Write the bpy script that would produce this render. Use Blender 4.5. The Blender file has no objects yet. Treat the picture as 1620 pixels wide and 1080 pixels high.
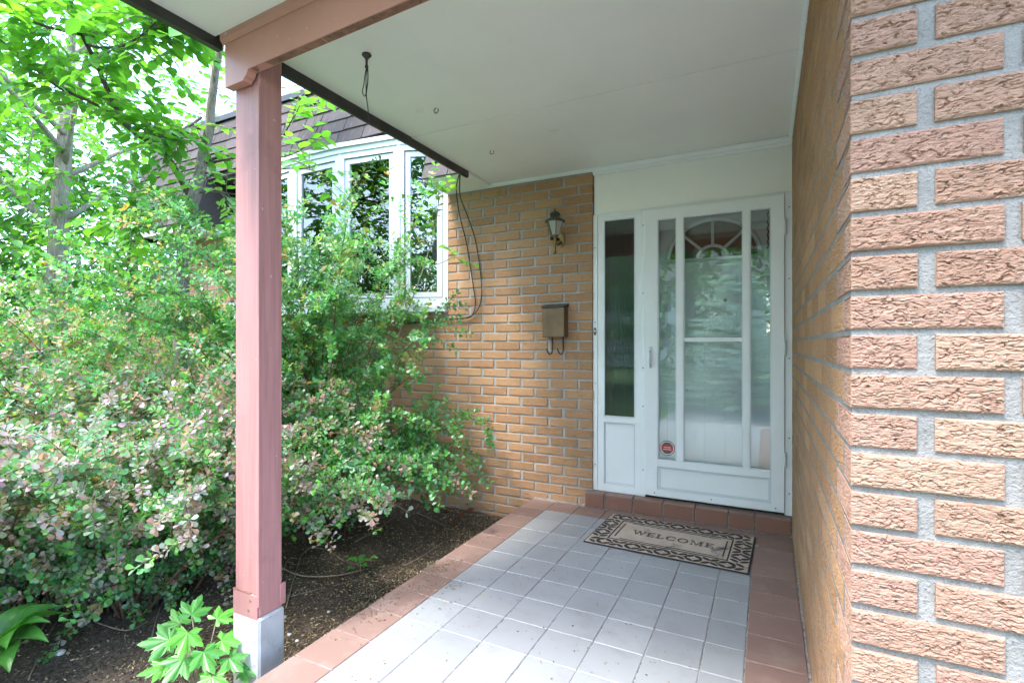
import bpy, math, random
import numpy as np
from mathutils import Vector, Matrix, noise

random.seed(11); rng = np.random.default_rng(11)
SC = bpy.context.scene
COL = SC.collection
R = math.radians

# ------------------------------------------------------------------ camera, sky, sun, exposure
CAM_H = 1.19
cam = bpy.data.cameras.new('camera'); camo = bpy.data.objects.new('camera', cam); COL.objects.link(camo)
cam.sensor_width = 36; cam.lens = 800 / 1620 * 36; cam.shift_y = 4 / 1620; cam.clip_start = 0.02; cam.clip_end = 600
camo.location = (0, 0, CAM_H); camo.rotation_euler = (R(90), 0, R(26.737)); SC.camera = camo

SUN_EL, SUN_AZ = 60.0, 205.0            # azimuth: compass angle (0 = +y, 90 = +x) of where the sun stands
w = bpy.data.worlds.new('World'); SC.world = w; w.use_nodes = True
nt = w.node_tree; nt.nodes.clear()
out = nt.nodes.new('ShaderNodeOutputWorld'); bg = nt.nodes.new('ShaderNodeBackground'); sky = nt.nodes.new('ShaderNodeTexSky')
sky.sky_type = 'NISHITA'; sky.sun_disc = False; sky.sun_elevation = R(SUN_EL); sky.sun_rotation = R(SUN_AZ)
sky.air_density = 1.0; sky.dust_density = 1.5; sky.ozone_density = 1.0
bg.inputs['Strength'].default_value = 0.15
nt.links.new(sky.outputs[0], bg.inputs[0]); nt.links.new(bg.outputs[0], out.inputs[0])
sl = bpy.data.lights.new('sun', 'SUN'); so = bpy.data.objects.new('sun', sl); COL.objects.link(so)
sl.energy = .75; sl.angle = R(12); sl.color = (1.0, 0.97, 0.92)
sd = Vector((math.sin(R(SUN_AZ)) * math.cos(R(SUN_EL)), math.cos(R(SUN_AZ)) * math.cos(R(SUN_EL)), math.sin(R(SUN_EL))))
so.rotation_euler = sd.to_track_quat('Z', 'Y').to_euler(); so.location = (0, -5, 12)
SC.view_settings.view_transform = 'Standard'; SC.view_settings.look = 'None'
SC.view_settings.exposure = 3.25; SC.view_settings.gamma = 1
SC.render.engine = 'CYCLES'
SC.cycles.use_denoising = True
SC.cycles.max_bounces = 8; SC.cycles.diffuse_bounces = 5; SC.cycles.glossy_bounces = 4
SC.cycles.transparent_max_bounces = 10; SC.cycles.transmission_bounces = 6
SC.cycles.sample_clamp_indirect = 6

# ------------------------------------------------------------------ survey helper: photo sight line -> place, at a distance
_F, _HY = 800., 544.
_a = math.atan(403 / _F); _fw = (-math.sin(_a), math.cos(_a)); _rt = (math.cos(_a), math.sin(_a))
def ray(px, py):
    u = (px - 810) / _F
    return (_fw[0] + u * _rt[0], _fw[1] + u * _rt[1], (_HY - py) / _F)
def at(px, py, D):
    d = ray(px, py); return Vector((d[0] * D, d[1] * D, CAM_H + d[2] * D))
def onZ(px, py, Z):
    d = ray(px, py); t = (Z - CAM_H) / d[2]; return Vector((d[0] * t, d[1] * t, Z))
def onY(px, py, Y):
    d = ray(px, py); t = Y / d[1]; return Vector((d[0] * t, Y, CAM_H + d[2] * t))

# ------------------------------------------------------------------ materials
MATS = {}
def new_mat(name):
    m = bpy.data.materials.new(name); m.use_nodes = True; MATS[name] = m
    n = m.node_tree.nodes; l = m.node_tree.links
    return m, n, l, n['Principled BSDF']
def vmix(n, l, a, b, fac, mode='MIX'):
    x = n.new('ShaderNodeMix'); x.data_type = 'RGBA'; x.blend_type = mode
    for s, v in ((6, a), (7, b)):
        if isinstance(v, tuple): x.inputs[s].default_value = (*v, 1)
        else: l.new(v, x.inputs[s])
    if isinstance(fac, (int, float)): x.inputs[0].default_value = fac
    else: l.new(fac, x.inputs[0])
    return x.outputs[2]
def noise_n(n, l, scale, detail=4, rough=.55, vec=None, dist=0.):
    t = n.new('ShaderNodeTexNoise'); t.inputs['Scale'].default_value = scale; t.inputs['Detail'].default_value = detail
    t.inputs['Roughness'].default_value = rough; t.inputs['Distortion'].default_value = dist
    if vec is not None: l.new(vec, t.inputs['Vector'])
    return t.outputs['Fac']
def ramp(n, l, fac, a, b):
    r = n.new('ShaderNodeMapRange'); r.inputs[1].default_value = a; r.inputs[2].default_value = b; r.clamp = True
    l.new(fac, r.inputs[0]); return r.outputs[0]
def bump(n, l, h, strength, dist, bs):
    b = n.new('ShaderNodeBump'); b.inputs['Strength'].default_value = strength; b.inputs['Distance'].default_value = dist
    l.new(h, b.inputs['Height']); l.new(b.outputs[0], bs.inputs['Normal'])
def objco(n): return n.new('ShaderNodeTexCoord').outputs['Object']
def mapping(n, l, vec, scale):
    m = n.new('ShaderNodeMapping'); m.inputs['Scale'].default_value = scale; l.new(vec, m.inputs[0]); return m.outputs[0]
def rnd(n, l):
    """a random number for each object and, in joined meshes, for each island"""
    o = n.new('ShaderNodeObjectInfo').outputs['Random']; g = n.new('ShaderNodeNewGeometry').outputs['Random Per Island']
    a = n.new('ShaderNodeMath'); a.operation = 'ADD'; l.new(o, a.inputs[0]); l.new(g, a.inputs[1])
    f = n.new('ShaderNodeMath'); f.operation = 'FRACT'; l.new(a.outputs[0], f.inputs[0]); return f.outputs[0]
def paint(name, col, rough=.5, var=.08, scale=6., bumpd=.0006, dirt=None, spec=.4, chips=None):
    m, n, l, b = new_mat(name)
    co = objco(n); f = noise_n(n, l, scale, 5, .6, co)
    c = vmix(n, l, tuple(x * (1 - var) for x in col), tuple(min(1, x * (1 + var)) for x in col), ramp(n, l, f, .3, .7))
    if dirt:
        d = noise_n(n, l, scale * 3.1, 6, .7, co)
        c = vmix(n, l, c, dirt[0], ramp(n, l, d, dirt[1], dirt[1] + .12))
    if chips:
        d = noise_n(n, l, 55, 2, .5, co); d2 = noise_n(n, l, 5, 2, .5, co)
        mm = n.new('ShaderNodeMath'); mm.operation = 'MULTIPLY'
        l.new(ramp(n, l, d, chips[1], chips[1] + .03), mm.inputs[0]); l.new(ramp(n, l, d2, .48, .6), mm.inputs[1])
        c = vmix(n, l, c, chips[0], mm.outputs[0])
    l.new(c, b.inputs['Base Color']); b.inputs['Roughness'].default_value = rough; b.inputs['Specular IOR Level'].default_value = spec
    h = noise_n(n, l, 90, 3, .6, co)
    bump(n, l, h, .5, bumpd, b)
    return m
paint('ceiling', (.80, .82, .79), .5, .05, 1.1, .0012, ((.62, .61, .54), .66))
paint('white', (.76, .80, .82), .38, .03, 3, .0003, ((.5, .5, .47), .74))
paint('header', (.82, .83, .80), .6, .03, 2.2, .0008, ((.5, .47, .4), .72))
paint('vinyl', (.60, .655, .69), .35, .02, 3, .0002)
paint('red_paint', (.39, .185, .178), .42, .07, 4, .0006, ((.30, .12, .10), .66), .4, ((.55, .45, .42), .70))
def timber(name, col):
    m, n, l, b = new_mat(name); co = objco(n)
    f = noise_n(n, l, 1, 5, .65, mapping(n, l, co, (60, 60, 2.2)), .4); g = noise_n(n, l, 4, 5, .65, co); h = noise_n(n, l, 46, 2, .5, co)
    c = vmix(n, l, tuple(x * .86 for x in col), tuple(x * 1.1 for x in col), ramp(n, l, f, .35, .65)); c = vmix(n, l, c, tuple(x * .72 for x in col), ramp(n, l, g, .56, .78))
    mm = n.new('ShaderNodeMath'); mm.operation = 'MULTIPLY'; l.new(ramp(n, l, h, .735, .75), mm.inputs[0]); l.new(ramp(n, l, g, .40, .52), mm.inputs[1])
    c = vmix(n, l, c, (.50, .42, .38), mm.outputs[0]); l.new(c, b.inputs['Base Color']); l.new(ramp(n, l, f, -.6, 1.9), b.inputs['Roughness'])
    bump(n, l, f, .5, .0015, b)
timber('post_paint', (.40, .190, .183))
paint('beam_paint', (.47, .225, .185), .42, .08, 4, .0008, ((.36, .16, .13), .64), .4, ((.58, .48, .44), .69))  # the post's paint, warmed and lightened to carry light bounced onto the beam
paint('raw_wood', (.25, .13, .09), .8, .3, 18, .002, ((.09, .06, .05), .52))
paint('flashing', (.030, .026, .025), .32, .5, 9, .002, ((.10, .085, .075), .62), .5)
paint('concrete', (.42, .42, .43), .85, .18, 7, .003, ((.26, .25, .23), .60))
paint('paving', (.17, .17, .165), .85, .2, 5, .003)
paint('black', (.015, .015, .016), .45, .2, 8, .0003)
paint('dark_metal', (.06, .055, .05), .5, .4, 20, .0005)
paint('brass', (.22, .15, .065), .38, .35, 14, .0006, ((.10, .09, .06), .60))
MATS['brass'].node_tree.nodes['Principled BSDF'].inputs['Metallic'].default_value = .75
paint('bronze', (.17, .115, .07), .42, .3, 9, .0006, ((.32, .26, .2), .68))
MATS['bronze'].node_tree.nodes['Principled BSDF'].inputs['Metallic'].default_value = .45
paint('steel', (.5, .5, .5), .3, .1, 20, .0002); MATS['steel'].node_tree.nodes['Principled BSDF'].inputs['Metallic'].default_value = .9
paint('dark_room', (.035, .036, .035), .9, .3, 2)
paint('curtain', (.10, .11, .11), .8, .2, 3)
paint('frosted', (.75, .76, .74), .4, .05, 5)
paint('rubber', (.018, .018, .02), .7, .3, 30, .001)
paint('twig', (.27, .21, .15), .85, .35, 30, .001, ((.42, .36, .28), .60))
paint('sticker_red', (.55, .03, .04), .4, .05, 20)
paint('lawn', (.055, .12, .025), .9, .35, 1.5, .01)
paint('stucco', (.62, .60, .57), .8, .06, 3)
paint('roof_tiles', (.09, .08, .08), .9, .25, 4)
paint('pinkish', (.30, .13, .12), .6, .1, 4)
paint('quartz', (.55, .54, .52), .7, .25, 30, .001)

# brick: tan body, coarse horizontal drag texture
def brick_mat(name, ramp_cols, hi, lo):
    m, n, l, b = new_mat(name)
    co = objco(n); r = rnd(n, l)
    off = n.new('ShaderNodeVectorMath'); off.operation = 'MULTIPLY_ADD'; 
    cx = n.new('ShaderNodeCombineXYZ'); l.new(r, cx.inputs[0]); l.new(r, cx.inputs[2])
    off.inputs[1].default_value = (37, 0, 53); l.new(cx.outputs[0], off.inputs[0]); l.new(co, off.inputs[2])
    v = off.outputs[0]
    cr = n.new('ShaderNodeValToRGB'); l.new(r, cr.inputs[0])
    cr.color_ramp.interpolation = 'LINEAR'
    for i, (p, c) in enumerate(ramp_cols):
        e = cr.color_ramp.elements[i] if i < 2 else cr.color_ramp.elements.new(p)
        e.position = p; e.color = (*c, 1)
    f1 = noise_n(n, l, 1, 5, .62, mapping(n, l, v, (26, 26, 120)), .6)
    f2 = noise_n(n, l, 9, 4, .6, v)
    c = vmix(n, l, cr.outputs[0], hi, ramp(n, l, f1, .50, .80))
    c = vmix(n, l, c, lo, ramp(n, l, f2, .58, .80))
    f3 = noise_n(n, l, 1, 6, .7, mapping(n, l, v, (34, 34, 150)), 1.2)
    c = vmix(n, l, c, tuple(q * .55 for q in lo), ramp(n, l, f3, .42, .30))
    l.new(c, b.inputs['Base Color']); b.inputs['Roughness'].default_value = .88; b.inputs['Specular IOR Level'].default_value = .2
    bump(n, l, f3, 1., .010, b)
# one brick in two tints: the pinker copy paints skylight onto the corner
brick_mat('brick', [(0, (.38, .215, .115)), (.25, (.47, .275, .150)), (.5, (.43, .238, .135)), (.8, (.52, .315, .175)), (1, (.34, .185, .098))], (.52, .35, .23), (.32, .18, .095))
brick_mat('skylit_brick', [(0, (.385, .228, .165)), (.25, (.46, .283, .212)), (.5, (.42, .248, .192)), (.8, (.49, .315, .228)), (1, (.37, .212, .155))], (.50, .35, .275), (.32, .20, .14))

def mortar_mat(name, c0, c1, stain):
    m, n, l, b = new_mat(name)
    co = objco(n); f = noise_n(n, l, 14, 6, .65, co); g = noise_n(n, l, 130, 3, .65, co); d = noise_n(n, l, 3.5, 5, .65, co)
    c = vmix(n, l, c0, c1, ramp(n, l, f, .3, .7)); c = vmix(n, l, c, stain, ramp(n, l, g, .58, .72)); c = vmix(n, l, c, stain, ramp(n, l, d, .58, .80))
    l.new(c, b.inputs['Base Color']); b.inputs['Roughness'].default_value = .95
    h = n.new('ShaderNodeMath'); h.operation = 'ADD'; l.new(g, h.inputs[0]); l.new(f, h.inputs[1]); bump(n, l, h.outputs[0], 1., .004, b)
mortar_mat('mortar', (.30, .305, .31), (.42, .43, .43), (.22, .22, .215))
mortar_mat('skylit_mortar', (.175, .172, .166), (.275, .27, .262), (.115, .112, .106))  # same mortar, darkened to offset the stronger light on the porch wall

def tile_mat(name, cols, rough, spots):
    m, n, l, b = new_mat(name)
    co = objco(n); r = rnd(n, l)
    off = n.new('ShaderNodeVectorMath'); off.operation = 'MULTIPLY_ADD'; cx = n.new('ShaderNodeCombineXYZ'); l.new(r, cx.inputs[0]); l.new(r, cx.inputs[1])
    off.inputs[1].default_value = (31, 47, 0); l.new(cx.outputs[0], off.inputs[0]); l.new(co, off.inputs[2]); v = off.outputs[0]
    c = vmix(n, l, cols[0], cols[1], r)
    f = noise_n(n, l, 7, 6, .65, v)
    c = vmix(n, l, c, cols[2], ramp(n, l, f, .50, .80))
    s = noise_n(n, l, 160, 2, .5, v)
    c = vmix(n, l, c, spots, ramp(n, l, s, .72, .78))
    l.new(c, b.inputs['Base Color']); b.inputs['Roughness'].default_value = rough
    l.new(ramp(n, l, f, -.4, 1.8), b.inputs['Roughness']) if rough < 0 else None
    bump(n, l, noise_n(n, l, 60, 4, .6, v), .4, .0008, b)
    return m
tile_mat('white_tile', ((.255, .265, .278), (.300, .310, .322), (.225, .230, .235)), .5, (.14, .14, .14))
tile_mat('red_tile', ((.205, .130, .108), (.245, .155, .128), (.30, .215, .185)), .6, (.2, .12, .09))
tile_mat('step_tile', ((.19, .092, .066), (.22, .105, .075), (.25, .14, .105)), .45, (.2, .1, .07))
paint('grout', (.33, .33, .32), .95, .25, 25, .002, ((.09, .08, .07), .50))

m, n, l, b = new_mat('soil')
co = objco(n); f = noise_n(n, l, 9, 8, .7, co); g = noise_n(n, l, 70, 5, .7, co)
c = vmix(n, l, (.045, .032, .024), (.18, .135, .10), ramp(n, l, g, .35, .7)); c = vmix(n, l, c, (.20, .155, .11), ramp(n, l, f, .6, .85))
l.new(c, b.inputs['Base Color']); b.inputs['Roughness'].default_value = .95; bump(n, l, g, 1., .02, b)

m, n, l, b = new_mat('shingle')
co = objco(n); r = rnd(n, l); g = noise_n(n, l, 180, 3, .7, co); f = noise_n(n, l, 6, 4, .6, co)
c = vmix(n, l, (.055, .044, .044), (.105, .086, .085), r); c = vmix(n, l, c, (.03, .026, .026), ramp(n, l, g, .45, .65)); c = vmix(n, l, c, (.12, .105, .10), ramp(n, l, f, .6, .85))
l.new(c, b.inputs['Base Color']); b.inputs['Roughness'].default_value = .9; bump(n, l, g, .8, .003, b)

m, n, l, b = new_mat('bark')
co = objco(n); v = mapping(n, l, co, (45, 45, 9)); f = noise_n(n, l, 1, 6, .7, v, 1.); g = noise_n(n, l, 3, 4, .6, co)
c = vmix(n, l, (.12, .095, .08), (.36, .31, .27), ramp(n, l, f, .35, .65)); c = vmix(n, l, c, (.20, .22, .13), ramp(n, l, g, .58, .75))
l.new(c, b.inputs['Base Color']); b.inputs['Roughness'].default_value = .9; bump(n, l, f, 1., .012, b)
paint('limb', (.085, .06, .055), .8, .4, 25, .002)  # branch bark, darkened so limbs look like backlit silhouettes
paint('cane', (.13, .075, .05), .8, .4, 25, .001)

def leaf_mat(name, trans=.35, rough=.42, spec=.5):
    m, n, l, b = new_mat(name)
    a = n.new('ShaderNodeAttribute'); a.attribute_name = 'tint'
    f = noise_n(n, l, 40, 3, .6, objco(n)); 
    hs = n.new('ShaderNodeHueSaturation'); l.new(a.outputs['Color'], hs.inputs['Color']); l.new(ramp(n, l, f, -1.2, 2.0), hs.inputs['Value'])
    hs.inputs['Value'].default_value = 1
    mr = n.new('ShaderNodeMapRange'); mr.inputs[1].default_value = .25; mr.inputs[2].default_value = .75; mr.inputs[3].default_value = .8; mr.inputs[4].default_value = 1.2
    l.new(f, mr.inputs[0]); l.new(mr.outputs[0], hs.inputs['Value'])
    l.new(hs.outputs[0], b.inputs['Base Color']); b.inputs['Roughness'].default_value = rough; b.inputs['Specular IOR Level'].default_value = spec
    t = n.new('ShaderNodeBsdfTranslucent')
    tc = n.new('ShaderNodeMix'); tc.data_type = 'RGBA'; tc.blend_type = 'MULTIPLY'; tc.inputs[0].default_value = 1; l.new(hs.outputs[0], tc.inputs[6]); tc.inputs[7].default_value = (1.75, 1.75, .9, 1)
    l.new(tc.outputs[2], t.inputs['Color'])
    mx = n.new('ShaderNodeMixShader'); mx.inputs[0].default_value = trans
    l.new(b.outputs[0], mx.inputs[1]); l.new(t.outputs[0], mx.inputs[2]); l.new(mx.outputs[0], n['Material Output'].inputs['Surface'])
    return m
leaf_mat('leaf', .40, .36, .7)
leaf_mat('needle', .25, .55, .3)

m, n, l, b = new_mat('glass')
tr = n.new('ShaderNodeBsdfTransparent'); gl = n.new('ShaderNodeBsdfGlossy'); gl.inputs['Roughness'].default_value = .004; gl.inputs['Color'].default_value = (.95, 1, .98, 1)
tr.inputs['Color'].default_value = (.96, .98, .97, 1)
fr = n.new('ShaderNodeFresnel'); fr.inputs['IOR'].default_value = 1.95
mx = n.new('ShaderNodeMixShader'); l.new(fr.outputs[0], mx.inputs[0]); l.new(tr.outputs[0], mx.inputs[1]); l.new(gl.outputs[0], mx.inputs[2]); l.new(mx.outputs[0], n['Material Output'].inputs['Surface'])
# faint unevenness of drawn glass
bn = n.new('ShaderNodeBump'); bn.inputs['Strength'].default_value = .0006; bn.inputs['Distance'].default_value = .01
l.new(noise_n(n, l, 2.5, 1, .5, objco(n)), bn.inputs['Height']); l.new(bn.outputs[0], gl.inputs['Normal'])
m, n, l, b = new_mat('lamp_glass'); b.inputs['Base Color'].default_value = (.6, .62, .6, 1); b.inputs['Roughness'].default_value = .12; b.inputs['Transmission Weight'].default_value = .4

m, n, l, b = new_mat('mat_field')
co = objco(n); f = noise_n(n, l, 5.5, 6, .7, co, .5); g = noise_n(n, l, 12, 4, .6, co)
c = vmix(n, l, (.40, .31, .25), (.50, .42, .35), ramp(n, l, g, .3, .7)); c = vmix(n, l, c, (.06, .07, .07), ramp(n, l, f, .57, .68))
l.new(c, b.inputs['Base Color']); b.inputs['Roughness'].default_value = .9; bump(n, l, noise_n(n, l, 400, 2, .5, co), .6, .002, b)

# ------------------------------------------------------------------ mesh helpers
class MB:
    def __init__(s): s.v = []; s.f = []
    def add(s, vs, fs):
        o = len(s.v); s.v += [tuple(p) for p in vs]; s.f += [tuple(i + o for i in q) for q in fs]; return s
    def box(s, x0, x1, y0, y1, z0, z1):
        return s.add([(x0, y0, z0), (x1, y0, z0), (x1, y1, z0), (x0, y1, z0), (x0, y0, z1), (x1, y0, z1), (x1, y1, z1), (x0, y1, z1)],
                     [(0, 3, 2, 1), (4, 5, 6, 7), (0, 1, 5, 4), (1, 2, 6, 5), (2, 3, 7, 6), (3, 0, 4, 7)])
    def cbox(s, x0, x1, y0, y1, z0, z1, c=.003):
        """box with chamfered edges"""
        vs = []; 
        for (X, Y, Z) in [(0, 0, 0), (1, 0, 0), (1, 1, 0), (0, 1, 0), (0, 0, 1), (1, 0, 1), (1, 1, 1), (0, 1, 1)]:
            x = x1 if X else x0; y = y1 if Y else y0; z = z1 if Z else z0
            dx = -c if X else c; dy = -c if Y else c; dz = -c if Z else c
            vs += [(x, y + dy, z + dz), (x + dx, y, z + dz), (x + dx, y + dy, z)]
        I = lambda k, a: k * 3 + a
        fs = [(I(0, 2), I(3, 2), I(2, 2), I(1, 2)), (I(4, 2), I(5, 2), I(6, 2), I(7, 2)), (I(0, 1), I(1, 1), I(5, 1), I(4, 1)),
              (I(1, 0), I(2, 0), I(6, 0), I(5, 0)), (I(2, 1), I(3, 1), I(7, 1), I(6, 1)), (I(3, 0), I(0, 0), I(4, 0), I(7, 0))]
        fs += [tuple(I(k, a) for a in range(3)) for k in range(8)]
        for (p, q, axis) in [(0, 1, 0), (3, 2, 0), (4, 5, 0), (7, 6, 0), (0, 3, 1), (1, 2, 1), (4, 7, 1), (5, 6, 1), (0, 4, 2), (1, 5, 2), (2, 6, 2), (3, 7, 2)]:
            o1, o2 = [a for a in range(3) if a != axis]
            fs.append((I(p, o1), I(q, o1), I(q, o2), I(p, o2)))
        return s.add(vs, fs)
    def prism(s, poly, axis, a, b):
        """polygon of (u,v) pushed along axis: 'x' -> (u,v)=(y,z), 'y' -> (x,z), 'z' -> (x,y)"""
        mk = {'x': lambda u, v, t: (t, u, v), 'y': lambda u, v, t: (u, t, v), 'z': lambda u, v, t: (u, v, t)}[axis]
        k = len(poly)
        return s.add([mk(u, v, a) for u, v in poly] + [mk(u, v, b) for u, v in poly],
                     [tuple(range(k))[::-1], tuple(range(k, 2 * k))] + [(i, (i + 1) % k, (i + 1) % k + k, i + k) for i in range(k)])
    def tube(s, pts, rad, seg=6, cap=True):
        pts = [Vector(p) for p in pts]; k = len(pts)
        if not hasattr(rad, '__len__'): rad = [rad] * k
        vs = []; up = Vector((.3, .2, 1)).normalized(); prev = None
        for i, p in enumerate(pts):
            t = (pts[min(i + 1, k - 1)] - pts[max(i - 1, 0)]);
            t = t.normalized() if t.length > 1e-9 else Vector((0, 0, 1))
            if prev is None:
                a = t.cross(up); a = a if a.length > .05 else t.cross(Vector((1, 0, 0)))
            else: a = prev - t * prev.dot(t)
            a.normalize(); prev = a; b2 = t.cross(a)
            for j in range(seg):
                q = 2 * math.pi * j / seg; vs.append(p + (a * math.cos(q) + b2 * math.sin(q)) * rad[i])
        fs = [(i * seg + j, i * seg + (j + 1) % seg, (i + 1) * seg + (j + 1) % seg, (i + 1) * seg + j) for i in range(k - 1) for j in range(seg)]
        if cap: fs += [tuple(range(seg))[::-1], tuple((k - 1) * seg + j for j in range(seg))]
        return s.add(vs, fs)
    def lathe(s, prof, c, seg=16):
        vs = [(c[0] + r * math.cos(2 * math.pi * j / seg), c[1] + r * math.sin(2 * math.pi * j / seg), c[2] + z) for r, z in prof for j in range(seg)]
        k = len(prof)
        fs = [(i * seg + j, i * seg + (j + 1) % seg, (i + 1) * seg + (j + 1) % seg, (i + 1) * seg + j) for i in range(k - 1) for j in range(seg)]
        fs += [tuple(range(seg))[::-1], tuple((k - 1) * seg + j for j in range(seg))]
        return s.add(vs, fs)
    def mesh(s, name, mat, off=(0, 0, 0), smooth=False):
        me = bpy.data.meshes.new(name)
        me.from_pydata([(x - off[0], y - off[1], z - off[2]) for x, y, z in s.v], [], s.f); me.update()
        me.materials.append(MATS[mat])
        if smooth:
            me.polygons.foreach_set('use_smooth', [True] * len(me.polygons))
        return me
    def build(s, name, mat, parent=None, smooth=False):
        """links ONE object; mesh coordinates are world metres, kept relative to the parent"""
        o = world_of(parent); ob = bpy.data.objects.new(name, s.mesh(name, mat, o, smooth))
        COL.objects.link(ob); ob.parent = parent; return ob
def world_of(o):
    v = Vector((0, 0, 0))
    while o is not None: v = v + o.location; o = o.parent
    return v
def tag(o, label=None, cat=None, group=None, kind=None):
    for k, x in (('label', label), ('category', cat), ('group', group), ('kind', kind)):
        if x: o[k] = x
    return o
def thing(name, label, cat, loc=(0, 0, 0), group=None):
    o = bpy.data.objects.new(name, None); COL.objects.link(o); o.location = loc; o.empty_display_size = .1
    return tag(o, label, cat, group)
def place(name, me, parent, loc, rot=(0, 0, 0), scale=(1, 1, 1)):
    o = bpy.data.objects.new(name, me); COL.objects.link(o); o.parent = parent
    o.location = Vector(loc) - world_of(parent); o.rotation_euler = rot; o.scale = scale; return o
def struct(o): o['kind'] = 'structure'; return o

# ------------------------------------------------------------------ ground
GZ = -.20
g = MB(); g.add([(-220, -220, GZ - .03), (220, -220, GZ - .03), (220, 220, GZ - .03), (-220, 220, GZ - .03)], [(0, 1, 2, 3)])
struct(g.build('lawn', 'lawn'))
def soil_h(x, y):
    return GZ + .035 * noise.noise((x * 1.3, y * 1.3, 0)) + .018 * noise.noise((x * 6, y * 6, 3)) + .008 * noise.noise((x * 19, y * 19, 7)) + .03 * max(0, 1 - abs(x + 3.3) / .6) * max(0, 1 - abs(y - 3) / .6)
g = MB(); xs = np.arange(-6.6, -1.60, .035); ys = np.arange(-.6, 3.64, .035)
vs = [(x, y, soil_h(x, y)) for y in ys for x in xs]; nx = len(xs)
g.add(vs, [(j * nx + i, j * nx + i + 1, (j + 1) * nx + i + 1, (j + 1) * nx + i) for j in range(len(ys) - 1) for i in range(nx - 1)])
struct(g.build('flower_bed_soil', 'soil', smooth=True))

struct(MB().box(-1.7, 6, -5.2, -.902, GZ - .05, GZ + .02).build('front_walk', 'paving'))
# ------------------------------------------------------------------ porch floor: slab, tiles, step
PX0, PX1, PYB, PYF = -1.622, .142, 3.63, -.9
slab = MB().box(PX0 + .006, PX1 + .05, PYF, PYB + .2, GZ - .1, -.004).build('porch_floor', 'grout'); struct(slab)
def tile_mesh(wx, wy, mat, h=.012):
    c = .0025; return MB().cbox(0, wx, 0, wy, -h, 0, c).mesh('tile', mat)
G = .0038
wt = [tile_mesh(.2 - G, .2 - G, 'white_tile'), tile_mesh(.147 - G, .2 - G, 'white_tile')]
rt_ = tile_mesh(.2 - G, .2 - G, 'red_tile'); rr = tile_mesh(.209 - G, .2 - G, 'red_tile')
def put_tile(me, x, y, z=0.0):
    o = place('tile', me, slab, (x + G / 2, y + G / 2, z + random.uniform(-.0008, .0008)), (random.gauss(0, .0022), random.gauss(0, .0022), random.gauss(0, .003)))
ROWY = 3.355
for k in range(1, 21):
    y = ROWY - .2 * k
    for c in range(6): put_tile(wt[0], -1.42 + .2 * c, y)
    put_tile(wt[1], -.22, y)
    put_tile(rt_, -1.62, y + (0 if k else 0)); put_tile(rr, -.073, y - .055)
for c in range(8): put_tile(rt_, -1.62 + .2 * c, ROWY)
put_tile(tile_mesh(.189 - G, .252 - G, 'red_tile'), -.048 + .0, ROWY - .055 + .003)
step = MB().box(-1.186, PX1 + .05, 3.562, 3.75, -.02, .092).build('door_step', 'grout', slab)
xb = [-1.192, -1.046, -.84, -.635, -.425, -.222, -.065, PX1 - .003]
for a, b_ in zip(xb[:-1], xb[1:]):
    place('tile', MB().cbox(0, b_ - a - .008, 0, .012, 0, .093, .003).mesh('tile', 'step_tile'), step, (a + .004, 3.551, .006), (random.gauss(0, .004), 0, random.gauss(0, .003)))
    place('tile', MB().cbox(0, b_ - a - .006, 0, .085, 0, .012, .003).mesh('tile', 'red_tile'), step, (a + .003, 3.5505, .0975), (random.gauss(0, .003), 0, 0))

# ------------------------------------------------------------------ bricks
CP, BH, BL, HB, BP = .073, .0610, .219, .100, .238      # course pitch, brick height, length, half, pitch
ZJ = 1.066
def zrow(k): return ZJ + CP * k + (CP - BH) / 2
def plain_brick(L, D=.05, c=.0035):
    v = [(c, 0, c), (L - c, 0, c), (L - c, 0, BH - c), (c, 0, BH - c), (0, c, 0), (L, c, 0), (L, c, BH), (0, c, BH), (0, D, 0), (L, D, 0), (L, D, BH), (0, D, BH)]
    f = [(0, 1, 2, 3), (0, 4, 5, 1), (1, 5, 6, 2), (2, 6, 7, 3), (3, 7, 4, 0), (4, 8, 9, 5), (5, 9, 10, 6), (6, 10, 11, 7), (7, 11, 8, 4)]
    return v, f
def flake(x, z, s):
    q = Vector((x * 24 + s * 7.1, s * 3.3, z * 40))
    ph = z * 135 + 2.2 * noise.noise(q) + 1.6 * noise.noise(q * 2.3) + .8 * noise.noise(q * 5.1)
    k_ = math.floor(ph); fr_ = ph - k_
    cell = noise.noise(Vector((x * 48 + s, k_ * 3.7, s))) + .6 * noise.noise(Vector((x * 110 + s, k_ * 5.1, s)))
    return .0050 * fr_ ** 1.5 * max(.15, .55 + 1.1 * cell) + .0016 * noise.noise(Vector((x * 90, s, z * 260)))
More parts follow.
